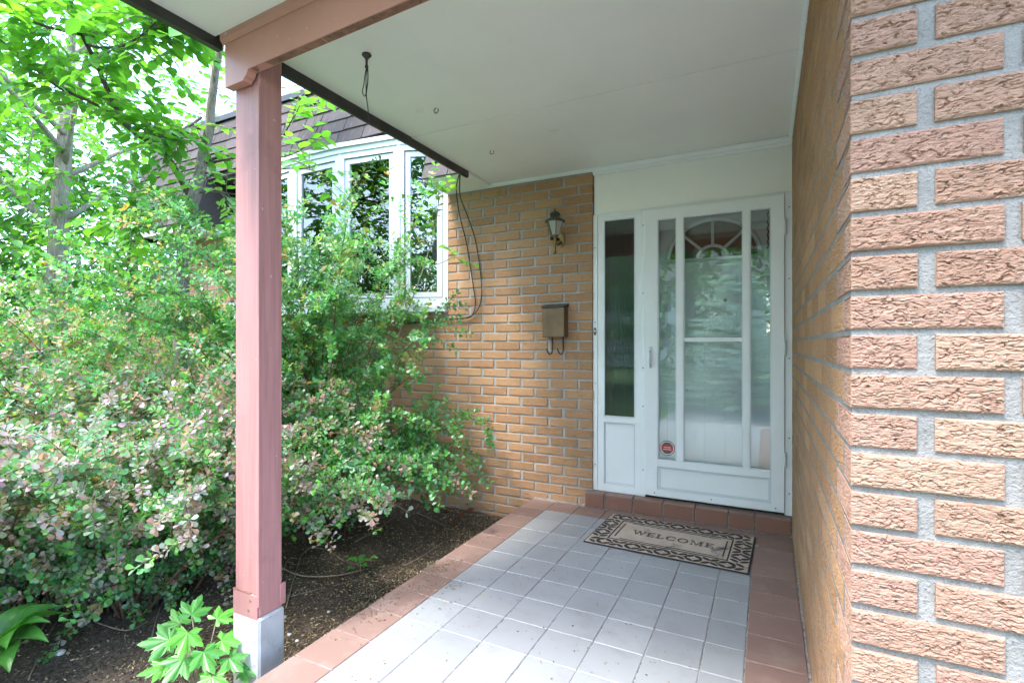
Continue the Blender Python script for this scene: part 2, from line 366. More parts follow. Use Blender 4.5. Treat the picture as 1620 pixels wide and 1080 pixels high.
def rough_brick(L, D, seed, both, mat='skylit_brick', amp=1., cap=.02, c=.004):
    """a near brick: dragged texture as real relief on its front (and left) face"""
    mb = MB()
    def face(W, fn, e0, start):
        nx_ = max(8, int(W / .0025)); nz = 34; vs = []
        for j in range(nz + 1):
            for i in range(nx_ + 1):
                u = start + (W - start) * i / nx_; z = BH * j / nz
                e = min(W - u, z, BH - z, u if e0 else 9)
                edge = c * max(0, 1 - e / c) ** 1.5
                d = min(cap, flake(u, z, seed) * amp * min(1, e / .003))
                vs.append(fn(u, z, edge + max(-.002, d)))
        mb.add(vs, [(j * (nx_ + 1) + i, j * (nx_ + 1) + i + 1, (j + 1) * (nx_ + 1) + i + 1, (j + 1) * (nx_ + 1) + i) for j in range(nz) for i in range(nx_)])
    face(L, lambda u, z, d: (u, d, z), True, 0)
    if both: face(D, lambda u, z, d: (min(d, .0016) if u > c * 1.01 else 0, u, z), False, c)
    else: mb.add([(0, c, 0), (0, D, 0), (0, D, BH), (0, c, BH)], [(0, 1, 2, 3)])
    mb.add([(0, c, BH), (L, c, BH), (L, D, BH), (0, D, BH), (0, c, 0), (L, c, 0), (L, D, 0), (0, D, 0), ], [(0, 1, 2, 3), (4, 7, 6, 5), (1, 5, 6, 2)])
    return mb.mesh('brick', mat)

WALL_Y = 3.61
house = thing('house', 'tan brick house with mansard shingle roof, bow window and white entry door', 'house', (-3.0, WALL_Y, GZ))
WX0, WX1 = -2.432, -1.150                       # brick between bow window and door
wm = MB()
wm.box(-6.34, WX1 - .004, WALL_Y + .008, WALL_Y + .2, GZ - .1, 1.5)
wm.box(WX0 + .003, WX1 - .004, WALL_Y + .008, WALL_Y + .2, 1.5, 2.62)
wm.box(-6.34, -5.25, WALL_Y + .008, WALL_Y + .2, 1.5, 2.62)
wm.box(-6.34, -6.14, WALL_Y + .2, 9, GZ - .1, 2.62)
front_wall = wm.build('front_wall', 'mortar', house)
sv, sf = plain_brick(BL); bm_full = MB().add(sv, sf).mesh('brick', 'brick'); hv, hf = plain_brick(HB); bm_half = MB().add(hv, hf).mesh('brick', 'brick')
rest = MB()
for k in range(-18, 20):
    z = zrow(k); hi = z > 1.46
    x1 = WX1 - random.uniform(0, .004); first = (k % 2 == 1)
    lim = WX0 if hi else -6.34
    while x1 > lim + .02:
        L = HB if first else BL; first = False
        x0 = max(x1 - L, lim)
        LL = x1 - x0
        if LL > .02:
            jit = (random.gauss(0, .0012), random.gauss(0, .0012), random.gauss(0, .0008))
            if x0 > -3.25:
                place('brick', bm_half if L == HB else bm_full, front_wall, (x0 + jit[0], WALL_Y + jit[1], z + jit[2]), (0, random.gauss(0, .003), random.gauss(0, .003)), (LL / L, 1, random.uniform(.97, 1.02)))
            else:
                vv, ff = plain_brick(LL); rest.add([(a + x0, b_ + WALL_Y + jit[1], c_ + z + jit[2]) for a, b_, c_ in vv], ff)
        x1 = x0 - (BP - BL) + random.gauss(0, .0015)
    if hi and z < 2.45:
        x1 = -5.26 - (k % 2) * .119
        while x1 > -6.34:
            x0 = max(x1 - BL, -6.34); vv, ff = plain_brick(x1 - x0); rest.add([(a + x0, b_ + WALL_Y, c_ + z) for a, b_, c_ in vv], ff); x1 = x0 - (BP - BL)
tag(rest.build('brickwork', 'brick', front_wall), kind='stuff')

# near corner wall at the porch side
SX, SY = .142, 1.13
pw = thing('porch_wall', 'rough tan brick wall with outer corner closing the porch beside the door', 'wall', (SX, SY, GZ))
pm = MB().box(SX + .0009, 2.4, SY + .0085, 3.9, GZ - .1, 2.75).build('mortar', 'skylit_mortar', pw)
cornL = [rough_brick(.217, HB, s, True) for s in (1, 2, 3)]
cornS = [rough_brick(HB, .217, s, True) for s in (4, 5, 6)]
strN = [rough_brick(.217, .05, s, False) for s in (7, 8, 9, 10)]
sideN = [rough_brick(BL, .05, s_, False, 'brick', .8, .0012, .0012) for s_ in (11, 12, 13, 14)]
rest = MB(); JV = .0245
for k in range(-17, 22):
    z = zrow(k); odd = k % 2                        # even rows start with a long brick
    jit = lambda: random.gauss(0, .0012)
    rot = lambda: (random.gauss(0, .003), random.gauss(0, .004), random.gauss(0, .003))
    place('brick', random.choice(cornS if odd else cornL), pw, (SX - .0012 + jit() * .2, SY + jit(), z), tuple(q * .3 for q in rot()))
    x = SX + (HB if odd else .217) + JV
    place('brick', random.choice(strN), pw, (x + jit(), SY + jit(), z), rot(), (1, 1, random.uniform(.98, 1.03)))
    x += .217 + JV
    while x < 2.3:
        vv, ff = plain_brick(.217); rest.add([(a + x, b_ + SY, c_ + z) for a, b_, c_ in vv], ff); x += .217 + JV
    y = SY + (.217 if odd else HB) + .019; i = 0
    while y < 3.60:
        L = min(BL, 3.64 - y)
        if i < 5:
            place('brick', random.choice(sideN), pw, (SX - .0006 + random.gauss(0, .00015), y + L, z + jit() * .6), (0, 0, R(-90) + random.gauss(0, .0012)), (L / BL, 1, 1))
        else:
            vv, ff = plain_brick(L, .05, .0010); dx = random.gauss(0, .00015); rest.add([(b_ + SX + dx, y + L - a, c_ + z) for a, b_, c_ in vv], ff)
        y += BP; i += 1
tag(rest.build('brickwork', 'brick', pw), kind='stuff')

# ------------------------------------------------------------------ porch roof and ceiling
CZ = 2.49
roof = MB().box(-1.985, 2.4, .62, WALL_Y + .3, 2.53, 2.66).build('porch_roof', 'flashing', house)
for (x0, x1, y0, y1, dz) in [(-2.0, -.8506, 1.30, 2.555, 0), (-.850, SX + .012, 1.30, 2.555, -.0008), (-2.0, -1.0906, 2.557, WALL_Y + .05, -.0045), (-1.090, SX + .012, 2.557, WALL_Y + .05, -.0038)]:
    MB().box(x0, x1, y0, y1, CZ + dz, 2.53).build('ceiling_panel', 'ceiling', house)
nl = MB().lathe([(.0045, .001), (.0045, -.0006), (.003, -.0012)], (0, 0, 0), 8).mesh('nail', 'ceiling')
for y in (1.38, 1.95, 2.50, 2.62, 3.1, 3.5):
    for x in np.arange(-1.94, .1, .29): place('nail', nl, house, (x + random.gauss(0, .02), y + random.gauss(0, .012), CZ - (.0045 if y > 2.557 else .0005)))
MB().box(-1.965, 2.4, .62, 1.268, 2.415, 2.53).build('front_soffit', 'ceiling', house)
# drip edge along the porch roof: rounded dark metal lip
prof = [(-2.035, 2.60), (-2.035, 2.455), (-2.030, 2.443), (-2.020, 2.437), (-2.008, 2.438), (-1.999, 2.446), (-1.9975, 2.52), (-1.9975, 2.60)]
lip = MB(); ys = np.linspace(1.30, 3.245, 24)
vs = []
for y in ys:
    d = .004 * noise.noise((0, y * 2.5, 1)); 
    vs += [(x + d * .6, y, z + d * (1 if z < 2.5 else 0)) for x, z in prof]
kk = len(prof)
lip.add(vs, [(i * kk + j, i * kk + (j + 1) % kk, (i + 1) * kk + (j + 1) % kk, (i + 1) * kk + j) for i in range(len(ys) - 1) for j in range(kk)] + [tuple(range(kk)), tuple((len(ys) - 1) * kk + j for j in range(kk))[::-1]])
lip.build('drip_edge', 'flashing', house)
MB().box(-1.995, -1.966, .60, 1.30, 2.375, 2.60).build('drip_edge', 'flashing', house)
# cornice strips where ceiling meets walls
MB().prism([(WALL_Y, 2.462), (WALL_Y - .012, 2.462), (WALL_Y - .026, 2.474), (WALL_Y - .026, 2.4845), (WALL_Y, 2.4845)], 'x', -2.425, WX1 - .002).build('cornice_strip', 'white', house)
MB().prism([(3.634, 2.440), (3.618, 2.440), (3.612, 2.450), (3.596, 2.456), (3.586, 2.472), (3.586, 2.4845), (3.634, 2.4845)], 'x', WX1, SX + .008).build('cornice_strip', 'white', house)
MB().prism([(SX + .008, 2.463), (SX - .006, 2.463), (SX - .018, 2.473), (SX - .018, 2.4845), (SX + .008, 2.4845)], 'y', 1.30, 3.585).build('cornice_strip', 'white', house)

# beam: board with ogee end and top moulding, joining the corner wall
BA, BB = Vector((-1.925, 1.283, 0)), Vector((SX + .01, 1.190, 0)); bd = (BB - BA); bl = bd.length; bang = math.atan2(bd.y, bd.x)
beam = bpy.data.objects.new('porch_beam', None)
poly = [(0, 2.208), (.118, 2.208)] + [(.118 + .012 * i / 4, 2.208 + .012 * math.sin(i / 4 * math.pi / 2)) for i in range(1, 5)] + [(.130 + .018 * i / 4, 2.220 + .024 * (1 - math.cos(i / 4 * math.pi / 2))) for i in range(1, 5)] + [(bl, 2.246), (bl, 2.50), (0, 2.50)]
bme = MB().prism([(u, z) for u, z in poly], 'y', 0, .036)
bo = bpy.data.objects.new('porch_beam', bme.mesh('porch_beam', 'beam_paint')); COL.objects.link(bo); bo.parent = house
bo.location = Vector((BA.x, BA.y, 0)) - world_of(house); bo.rotation_euler = (0, 0, bang); bo['label'] = 'terracotta painted beam with scalloped end above the post'
tm = bpy.data.objects.new('moulding', MB().prism([(-.016, 2.415), (-.016, 2.392), (-.004, 2.378), (0, 2.378), (0, 2.415)], 'x', -.008, bl).mesh('moulding', 'beam_paint')); COL.objects.link(tm); tm.parent = bo
us = np.linspace(.16, bl, 60)
ub = MB(); vs = []
for u in us:
    d = .004 * noise.noise((u * 9, 1, 2)) + .003 * noise.noise((u * 31, 4, 2))
    vs += [(u, .004, 2.2445 - abs(d)), (u, .033, 2.2445 - abs(d) * .6), (u, .034, 2.2465), (u, .003, 2.2465)]
ub.add(vs, [(i * 4 + j, i * 4 + (j + 1) % 4, (i + 1) * 4 + (j + 1) % 4, (i + 1) * 4 + j) for i in range(len(us) - 1) for j in range(4)])
o = bpy.data.objects.new('weathered_edge', ub.mesh('weathered_edge', 'raw_wood')); COL.objects.link(o); o.parent = bo
bpy.data.objects.remove(beam)

# post: painted timber with corner boards on a concrete pier
qx1, qy0 = -1.772, 1.322; qx0, qy1 = qx1 - .146, qy0 + .104
post = thing('porch_post', 'square terracotta painted wooden post standing on a small concrete pier', 'post', (qx0, qy0, GZ))
pier = MB(); pp = [(qx0 - .008, qy0 - .008), (qx1 + .008, qy0 - .008), (qx1 + .008, qy1 + .008), (qx0 - .008, qy1 + .008)]
pier.cbox(qx0 - .008, qx1 + .008, qy0 - .008, qy1 + .008, GZ - .12, .118, .008); pier.build('pier', 'concrete', post)
MB().cbox(qx0, qx1, qy0, qy1, .118, 2.47, .004).build('shaft', 'post_paint', post)
MB().cbox(qx1 - .026, qx1 + .003, qy0 - .006, qy0 + .002, .16, 2.20, .002).build('corner_strip', 'post_paint', post)
MB().cbox(qx0 - .004, qx1 - .004, qy0 - .0075, qy0 - .001, .095, .205, .002).build('skirt_board', 'red_paint', post)
MB().cbox(qx1 - .002, qx1 + .008, qy1 - .014, qy1 + .012, .13, .215, .002).build('skirt_board', 'red_paint', post)
MB().box(qx0 - .004, qx0 + .10, qy0 - .008, qy0 - .0005, .2045, .2085).build('bare_edge', 'raw_wood', post)
for zz in (.14, .18): MB().tube([(qx0 + .05 + zz * .3, qy0 - .0095, zz), (qx0 + .05 + zz * .3, qy0 - .006, zz)], .005, 8).build('nail', 'steel', post)

# ------------------------------------------------------------------ doorway: header, sidelight, storm door, inner door
FY = 3.636
def frame(mb, x0, x1, z0, z1, w_, y0, y1, wb=None, wt_=None):
    wb = w_ if wb is None else wb; wt_ = w_ if wt_ is None else wt_
    mb.box(x0, x0 + w_, y0, y1, z0, z1); mb.box(x1 - w_, x1, y0, y1, z0, z1)
    mb.box(x0 + w_, x1 - w_, y0, y1, z0, z0 + wb); mb.box(x0 + w_, x1 - w_, y0, y1, z1 - wt_, z1); return mb
MB().box(WX1 + .004, SX + .008, FY, FY + .03, 2.1475, 2.4845).build('header_panel', 'header', house)
jamb = MB()
jamb.cbox(WX1 - .002, -1.118, FY - .012, FY + .15, .1105, 2.1465, .003); jamb.cbox(-.795, -.768, FY - .016, FY + .15, .1105, 2.1465, .003)
jamb.cbox(.100, SX + .006, FY - .014, FY + .15, .1105, 2.1465, .003)
jamb.cbox(-1.1175, -.7955, FY - .010, FY + .15, 2.118, 2.1465, .003); jamb.cbox(-.7675, .0995, FY - .018, FY + .15, 2.129, 2.1465, .003)
jamb.box(-1.1175, -.7955, FY - .004, FY + .15, .1105, .134); jamb.box(-.7675, .0995, FY + .03, FY + .15, .1105, .130)
jamb.build('door_frame', 'white', house)
# sidelight
sl_ = MB(); frame(sl_, -1.1165, -.7965, .135, 2.117, .046, FY - .006, FY + .03, .030, .020)
sl_.box(-1.0705, -.8425, FY - .006, FY + .03, .618, .660)
sl_.box(-1.0705, -.8425, FY + .006, FY + .02, .165, .618)
side = sl_.build('sidelight', 'white', house)
frame(MB(), -1.0715, -.8415, .659, 2.098, .007, FY - .010, FY + .004).build('pane_bead', 'vinyl', side)
frame(MB(), -1.067, -.846, .172, .612, .006, FY, FY + .005).build('panel_bead', 'vinyl', side)
rv = []
for i in range(241):
    x = -1.066 + .219 * i / 240; y = FY + .004 + .00004 * math.sin(i / 240 * 2 * math.pi * 24); rv += [(x, y, .665), (x, y, 2.092)]
MB().add(rv, [(2 * i, 2 * i + 2, 2 * i + 3, 2 * i + 1) for i in range(240)]).build('pane', 'glass', side, True)
cv = []; 
for i in range(180):
    x = -1.09 + .27 * i / 179; y = 3.70 + .010 * math.sin(i * .78) + .006 * noise.noise((x * 30, 0, 0)); cv += [(x, y, .5), (x, y, 2.14)]
MB().add(cv, [(2 * i, 2 * i + 2, 2 * i + 3, 2 * i + 1) for i in range(179)]).build('curtain', 'curtain', side, True)
# storm door
DX0, DX1, DZ0, DZ1 = -.766, .098, .1325, 2.1275
DY0, DY1 = FY - .030, FY + .012
sd_ = MB()
sd_.box(DX0, -.682, DY0, DY1, DZ0, DZ1); sd_.box(.026, DX1, DY0, DY1, DZ0, DZ1)
sd_.box(-.682, .026, DY0, DY1, 2.058, DZ1); sd_.box(-.682, .026, DY0, DY1, .340, .384); sd_.box(-.682, .026, DY0, DY1, DZ0, .178)
sd_.box(-.682, .026, DY0 + .012, DY1 - .010, .178, .340)
sd_.box(-.552, -.510, DY0 - .002, DY1, .384, 2.058); sd_.box(-.137, -.098, DY0 - .002, DY1, .384, 2.058)
sd_.box(-.510, -.137, DY0 + .006, DY1, 1.206, 1.232)
storm = sd_.build('storm_door', 'white', house); storm['label'] = 'white storm door with three tall glass panes'
for (a, b_) in ((-.682, -.552), (-.510, -.137), (-.098, .026)):
    frame(MB(), a, b_, .384, 2.058, .008, DY0 + .003, DY0 + .016).build('pane_bead', 'vinyl', storm)
    MB().box(a + .001, b_ - .001, DY0 + .019, DY0 + .023, .386, 2.056).build('pane', 'glass', storm)
frame(MB(), -.681, .025, .179, .339, .016, DY0 + .004, DY0 + .011).build('kick_panel_bead', 'vinyl', storm)
MB().cbox(-.683, .020, DY0 - .006, DY0 - .0005, .338, .386, .002).build('kick_rail', 'white', storm)
h_ = MB(); h_.cbox(-.738, -.716, DY0 - .008, DY0, 1.02, 1.17, .003)
handle = h_.build('handle', 'vinyl', storm)
hh = MB(); hh.tube([(-.727, DY0 - .006, 1.035), (-.727, DY0 - .032, 1.045), (-.727, DY0 - .038, 1.09), (-.727, DY0 - .032, 1.13), (-.727, DY0 - .008, 1.14)], .006, 8); hh.build('grip', 'vinyl', handle, True)
MB().lathe([(.008, 0), (.008, .006), (.004, .008)], (0, 0, 0), 12).build('lock', 'steel', handle).location = Vector((-.727, DY0 - .012, 1.156)) - world_of(handle)
for z in (.42, 1.12, 1.88): MB().tube([(.104, DY0 - .002, z), (.104, DY0 - .002, z + .09)], .006, 8).build('hinge', 'vinyl', storm)
for (x, z) in [(-.783, 2.03), (-.783, 1.55), (-.783, 1.02), (-.783, .75), (-.783, .3), (.126, 2.05), (.126, 1.6), (.126, 1.1), (.126, .6), (.126, .25), (-1.135, 1.9), (-1.135, 1.35), (-1.135, .9), (-1.135, .3)]:
    MB().tube([(x, FY - .0195 if x > -1 else FY - .0145, z), (x, FY - .008, z)], .0042, 6).build('screw', 'black', jambo if False else house)
for (x, z) in [(-.70, .152), (-.33, .155), (.05, .152)]: MB().tube([(x, DY0 - .0025, z), (x, DY0 + .002, z)], .0042, 6).build('screw', 'black', storm)
# octagonal alarm sticker on the glass
oc = lambda r, cx_, cz_: [(cx_ + r * math.cos(R(22.5 + 45 * i)), cz_ + r * math.sin(R(22.5 + 45 * i))) for i in range(8)]
sx_, sz_ = -.618, .468; sy_ = DY0 + .0185
st = MB().prism(oc(.054, sx_, sz_), 'y', sy_ - .0010, sy_).build('sticker', 'black', storm); st['label'] = 'octagonal security sticker with red band'
MB().prism(oc(.049, sx_, sz_), 'y', sy_ - .0016, sy_ - .0011).build('ring', 'frosted', st)
MB().prism(oc(.043, sx_, sz_), 'y', sy_ - .0022, sy_ - .0017).build('field', 'curtain', st)
MB().prism([(sx_ - .04, sz_ - .016), (sx_ + .04, sz_ - .02), (sx_ + .04, sz_ + .008), (sx_ + .025, sz_ + .020), (sx_ - .04, sz_ + .018)], 'y', sy_ - .0030, sy_ - .0023).build('band', 'sticker_red', st)
MB().box(sx_ - .022, sx_ + .024, sy_ - .0036, sy_ - .0031, sz_ + .003, sz_ + .006).box(sx_ - .028, sx_ + .028, sy_ - .0036, sy_ - .0031, sz_ - .011, sz_ - .008).build('print', 'frosted', st)
# inner door with fanlight
IY = 3.76; IC = -.335; IZ = 1.78; IR = .30
idr = MB(); IX0, IX1 = -.765, .098
arc = [(IC + IR * math.cos(t), IZ + IR * .92 * math.sin(t)) for t in np.linspace(math.pi, 0, 25)]
# slab around the half-round opening, in strips
idr.box(IX0, IX1, IY, IY + .045, .13, IZ)
idr.box(IX0, IC - IR, IY, IY + .045, IZ, 2.125); idr.box(IC + IR, IX1, IY, IY + .045, IZ, 2.125)
for (a, b_) in zip(arc[:-1], arc[1:]):
    idr.add([(a[0], IY, a[1]), (b_[0], IY, b_[1]), (b_[0], IY, 2.125), (a[0], IY, 2.125), (a[0], IY + .045, a[1]), (b_[0], IY + .045, b_[1]), (b_[0], IY + .045, 2.125), (a[0], IY + .045, 2.125)], [(0, 1, 2, 3), (0, 4, 5, 1), (4, 7, 6, 5)])
inner = idr.build('inner_door', 'white', house); inner['label'] = 'white panelled inner door with half-round fanlight'
fan = MB()
fan.tube([(x, IY - .006, z) for x, z in arc], .017, 8)
fan.tube([(IC - IR - .01, IY - .006, IZ), (IC + IR + .01, IY - .006, IZ)], .015, 8)
fan.tube([(IC + .10 * math.cos(t), IY - .005, IZ + .092 * math.sin(t)) for t in np.linspace(math.pi, 0, 13)], .011, 8)
for t in (45, 90, 135): fan.tube([(IC + .10 * math.cos(R(t)), IY - .005, IZ + .092 * math.sin(R(t))), (IC + IR * math.cos(R(t)), IY - .005, IZ + IR * .92 * math.sin(R(t)))], .011, 8)
fan.build('fanlight_grille', 'white', inner, True)
MB().prism(arc, 'y', IY + .02, IY + .024).build('fanlight_pane', 'glass', inner)
for (a, b_, z0, z1) in [(-.66, -.39, .30, .86), (-.28, -.01, .30, .86), (-.66, -.39, .99, 1.62), (-.28, -.01, .99, 1.62)]:
    p = MB(); frame(p, a, b_, z0, z1, .022, IY - .010, IY - .001); p.build('panel_moulding', 'white', inner)
MB().tube([(-.255, IY - .016, 1.49), (-.255, IY - .001, 1.49)], .012, 10).build('peephole', 'black', inner)
ch = MB()
for i in range(11): ch.tube([(.006 + .004 * (-1) ** i, IY - .03, 2.06 - i * .022), (.006 - .004 * (-1) ** i, IY - .03, 2.06 - (i + 1) * .022)], .004, 5)
ch.build('door_chain', 'dark_metal', inner)
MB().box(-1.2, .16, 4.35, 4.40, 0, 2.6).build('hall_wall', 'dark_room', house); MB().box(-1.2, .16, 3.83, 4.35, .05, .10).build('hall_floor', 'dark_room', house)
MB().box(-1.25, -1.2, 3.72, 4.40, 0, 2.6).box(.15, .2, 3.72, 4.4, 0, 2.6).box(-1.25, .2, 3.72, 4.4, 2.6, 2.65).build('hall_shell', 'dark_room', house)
# door bell
db = thing('doorbell', 'tiny brass doorbell button on white door frame', 'doorbell', (-1.136, FY - .012, 1.28))
MB().prism([(-1.136 + .010 * math.cos(t), 1.283 + .030 * math.sin(t)) for t in np.linspace(0, 2 * math.pi, 15)[:-1]], 'y', FY - .016, FY - .0121).build('plate', 'dark_metal', db)
MB().tube([(-1.136, FY - .020, 1.286), (-1.136, FY - .0155, 1.286)], .007, 10).build('button', 'frosted', db)

# ------------------------------------------------------------------ mansard roof
EY, EZ, TZ, KS = 3.235, 2.478, 3.68, .31
NX0, NX1, NZ = -5.40, -2.42, 2.965
MXL, MXR = -6.75, -1.2
def my(z): return EY + KS * (z - EZ)
body = MB()
def mblock(x0, x1, z0, z1): body.prism([(my(z0) + .012, z0), (my(z1) + .012, z1), (5.2, z1), (5.2 if z0 > 2.6 else WALL_Y + .1, z0)], 'x', x0, x1)
mblock(MXL + .01, NX0, EZ + .012, NZ); mblock(NX1, MXR, EZ + .012, NZ); mblock(MXL + .01, MXR, NZ, TZ)
mans = body.build('mansard_roof', 'shingle', house)
ex = .138; slope = math.atan(KS); zstep = ex * math.cos(slope)
SHW = .305
shm = MB()
shm.add([(0, -.012, 0), (1, -.012, 0), (1, .004, .19), (0, .004, .19), (0, .002, 0), (1, .002, 0), (1, .008, .19), (0, .008, .19)], [(0, 1, 2, 3), (0, 4, 5, 1), (1, 5, 6, 2), (0, 3, 7, 4), (3, 2, 6, 7)])
shme = shm.mesh('shingle', 'shingle'); row = 0; z = EZ
while z < TZ - .03:
    x = MXL + (SHW * .5 if row % 2 else 0) - .1 * (row % 3)
    while x < MXR:
        a, b_ = max(x, MXL), min(x + SHW - .008, MXR)
        pieces = [(a, b_)]
        if z < NZ - .02:
            pieces = [(max(a, u), min(b_, v_)) for u, v_ in ((MXL, NX0), (NX1, MXR)) if min(b_, v_) - max(a, u) > .02]
        for (a, b_) in pieces:
            if z < 2.72: b_ = min(b_, -2.04)
            if b_ - a < .02: continue
            place('shingle', shme, mans, (a, my(z) - .006 + random.gauss(0, .0012), z + random.gauss(0, .002)), (-slope + random.gauss(0, .006), random.gauss(0, .004), 0), (b_ - a, 1, min(1, (TZ - z) / .19)))
        x += SHW
    z += zstep; row += 1
cap = MB().box(MXL - .03, MXR, my(TZ) - .03, 5.25, TZ + .001, TZ + .06).build('roof_cap', 'flashing', house)
# soffits
MB().box(NX1 + .0, -1.996, EY + .012, WALL_Y + .05, EZ - .012, EZ + .007).build('soffit', 'ceiling', house)
MB().box(MXL + .02, NX0, EY + .012, WALL_Y + .05, EZ - .075, EZ + .008).build('soffit', 'ceiling', house)
ck = [(my(EZ) + .004, EZ - .012), (my(NZ) + .004, NZ), (WALL_Y + .02, NZ), (WALL_Y + .02, EZ - .012)]
MB().prism(ck, 'x', NX1 - .012, NX1 - .0005).build('notch_cheek', 'flashing', house)
MB().prism(ck, 'x', NX0 + .0005, NX0 + .012).build('notch_cheek', 'shingle', house)
MB().box(-6.75, -6.36, 3.30, 8.9, EZ - .075, EZ + .008).build('soffit', 'ceiling', house)

# ------------------------------------------------------------------ bow window
WP = [(-2.436, 3.625), (-2.83, 3.455), (-3.44, 3.385), (-4.04, 3.385), (-4.65, 3.455), (-5.22, 3.625)]
WZ0, WZ1 = 1.535, 2.90
def outset(d):
    return [(x, y - d) for x, y in WP]
bow = MB()
bow.prism(outset(.055) + [(-5.22, 3.75), (-2.436, 3.75)], 'z', 1.465, 1.505); bow.prism(outset(.035) + [(-5.22, 3.75), (-2.436, 3.75)], 'z', 1.506, WZ0)
bow.prism(outset(.03) + [(-5.22, 3.75), (-2.436, 3.75)], 'z', WZ1, WZ1 + .045); bow.prism(outset(.05) + [(-5.22, 3.75), (-2.436, 3.75)], 'z', WZ1 + .046, WZ1 + .085)
bw = bow.build('bow_window', 'vinyl', house); bw['label'] = 'white bow window of tall casement panes behind the shrubs'
for i in range(5):
    a = Vector((*WP[i + 1], 0)); b_ = Vector((*WP[i], 0)); d = b_ - a; L = d.length; ang = math.atan2(d.y, d.x)
    fr_ = MB(); frame(fr_, 0, L, WZ0, WZ1, .048, -.018, .05, .05, .05)
    ob = bpy.data.objects.new('casement', fr_.mesh('casement', 'vinyl')); COL.objects.link(ob); ob.parent = bw
    ob.location = a - world_of(bw); ob.rotation_euler = (0, 0, ang)
    # sash and pane lie in the casement: kept as further pieces of the window
    s2 = MB(); frame(s2, .056, L - .056, WZ0 + .058, WZ1 - .058, .042, -.004, .03)
    for nm, mb_, mt in (('sash', s2, 'vinyl'), ('pane', MB().box(.09, L - .09, .012, .016, WZ0 + .09, WZ1 - .09), 'glass'), ('gasket', frame(MB(), .0485, L - .0485, WZ0 + .0505, WZ1 - .0505, .0070, .004, .02), 'black')):
        q = bpy.data.objects.new(nm, mb_.mesh(nm, mt)); COL.objects.link(q); q.parent = bw; q.location = a - world_of(bw); q.rotation_euler = (0, 0, ang)
    if i < 4:
        mp = MB().lathe([(.030, WZ0), (.030, WZ1)], (a.x, a.y + .004, 0), 8).build('mullion', 'vinyl', bw)
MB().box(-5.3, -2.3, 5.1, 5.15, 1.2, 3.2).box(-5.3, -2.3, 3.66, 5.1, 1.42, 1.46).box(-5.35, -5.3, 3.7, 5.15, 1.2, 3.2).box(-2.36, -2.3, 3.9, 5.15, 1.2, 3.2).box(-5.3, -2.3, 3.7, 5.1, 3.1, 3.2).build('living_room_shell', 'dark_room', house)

# ------------------------------------------------------------------ fittings on the wall
# coach lamp
lx, ly, lz = -1.400, WALL_Y, 1.985
lamp = thing('wall_lantern', 'weathered brass coach lantern mounted on brick wall above the mailbox', 'wall lamp', (lx, ly, lz - .14))
MB().prism([(lx + .035 * math.cos(t), lz + .062 * math.sin(t)) for t in np.linspace(0, 2 * math.pi, 25)[:-1]], 'y', ly - .012, ly - .001).build('back_plate', 'brass', lamp)
MB().tube([(lx, ly - .01, lz - .02), (lx, ly - .06, lz - .05), (lx, ly - .11, lz - .045), (lx, ly - .125, lz - .02), (lx, ly - .125, lz + .01)], [.011, .009, .009, .010, .012], 8).build('arm', 'brass', lamp, True)
MB().tube([(lx - .015, ly - .01, lz + .0), (lx - .05, ly - .045, lz + .005), (lx - .058, ly - .06, lz + .005)], [.012, .013, .016], 8).build('dark_knob', 'black', lamp, True)  # small dark ball on a stub beside the back plate
cxx, cyy = lx, ly - .125
MB().lathe([(.004, -.130), (.012, -.118), (.013, -.110), (.006, -.100), (.010, -.06), (.013, -.01), (.026, .0), (.030, .008)], (cxx, cyy, lz), 12).build('tail', 'brass', lamp, True)
MB().lathe([(.030, .010), (.062, .108)], (cxx, cyy, lz), 6).build('lamp_glass', 'lamp_glass', lamp)
for i in range(6):
    t = 2 * math.pi * i / 6
    MB().tube([(cxx + .031 * math.cos(t), cyy + .031 * math.sin(t), lz + .008), (cxx + .064 * math.cos(t), cyy + .064 * math.sin(t), lz + .110)], .0045, 5).build('rib', 'brass', lamp)
MB().lathe([(.074, .106), (.076, .113), (.060, .125), (.036, .136), (.032, .150), (.034, .152), (.040, .158), (.034, .172), (.016, .184), (.005, .190), (.007, .196), (.002, .206)], (cxx, cyy, lz), 12).build('cap', 'dark_metal', lamp, False)
# mailbox
p0 = onY(858, 487, 3.525); p1 = onY(892.5, 533, 3.525)
mb0, mb1, mz0, mz1 = p0.x, p1.x, p1.z, p0.z
mail = thing('mailbox', 'tarnished bronze mailbox with newspaper hooks on brick wall', 'mailbox', ((mb0 + mb1) / 2, WALL_Y, mz0))
MB().cbox(mb0, mb1, 3.525, WALL_Y - .001, mz0, mz1, .003).build('box', 'bronze', mail)
MB().prism([(3.512, mz1 + .002), (3.512, mz1 + .008), (WALL_Y - .004, mz1 + .034), (WALL_Y - .001, mz1 + .030), (WALL_Y - .001, mz1 + .002)], 'x', mb0 - .006, mb1 + .006).build('lid', 'dark_metal', mail)
for fx in (.30, .80):
    x = mb0 + (mb1 - mb0) * fx
    MB().tube([(x, WALL_Y - .014, mz0 - .001), (x, WALL_Y - .014, mz0 - .10), (x - .004, WALL_Y - .022, mz0 - .125), (x - .012, WALL_Y - .045, mz0 - .128), (x - .020, WALL_Y - .065, mz0 - .105), (x - .023, WALL_Y - .072, mz0 - .085)], .0055, 6).build('hook', 'dark_metal', mail, True)
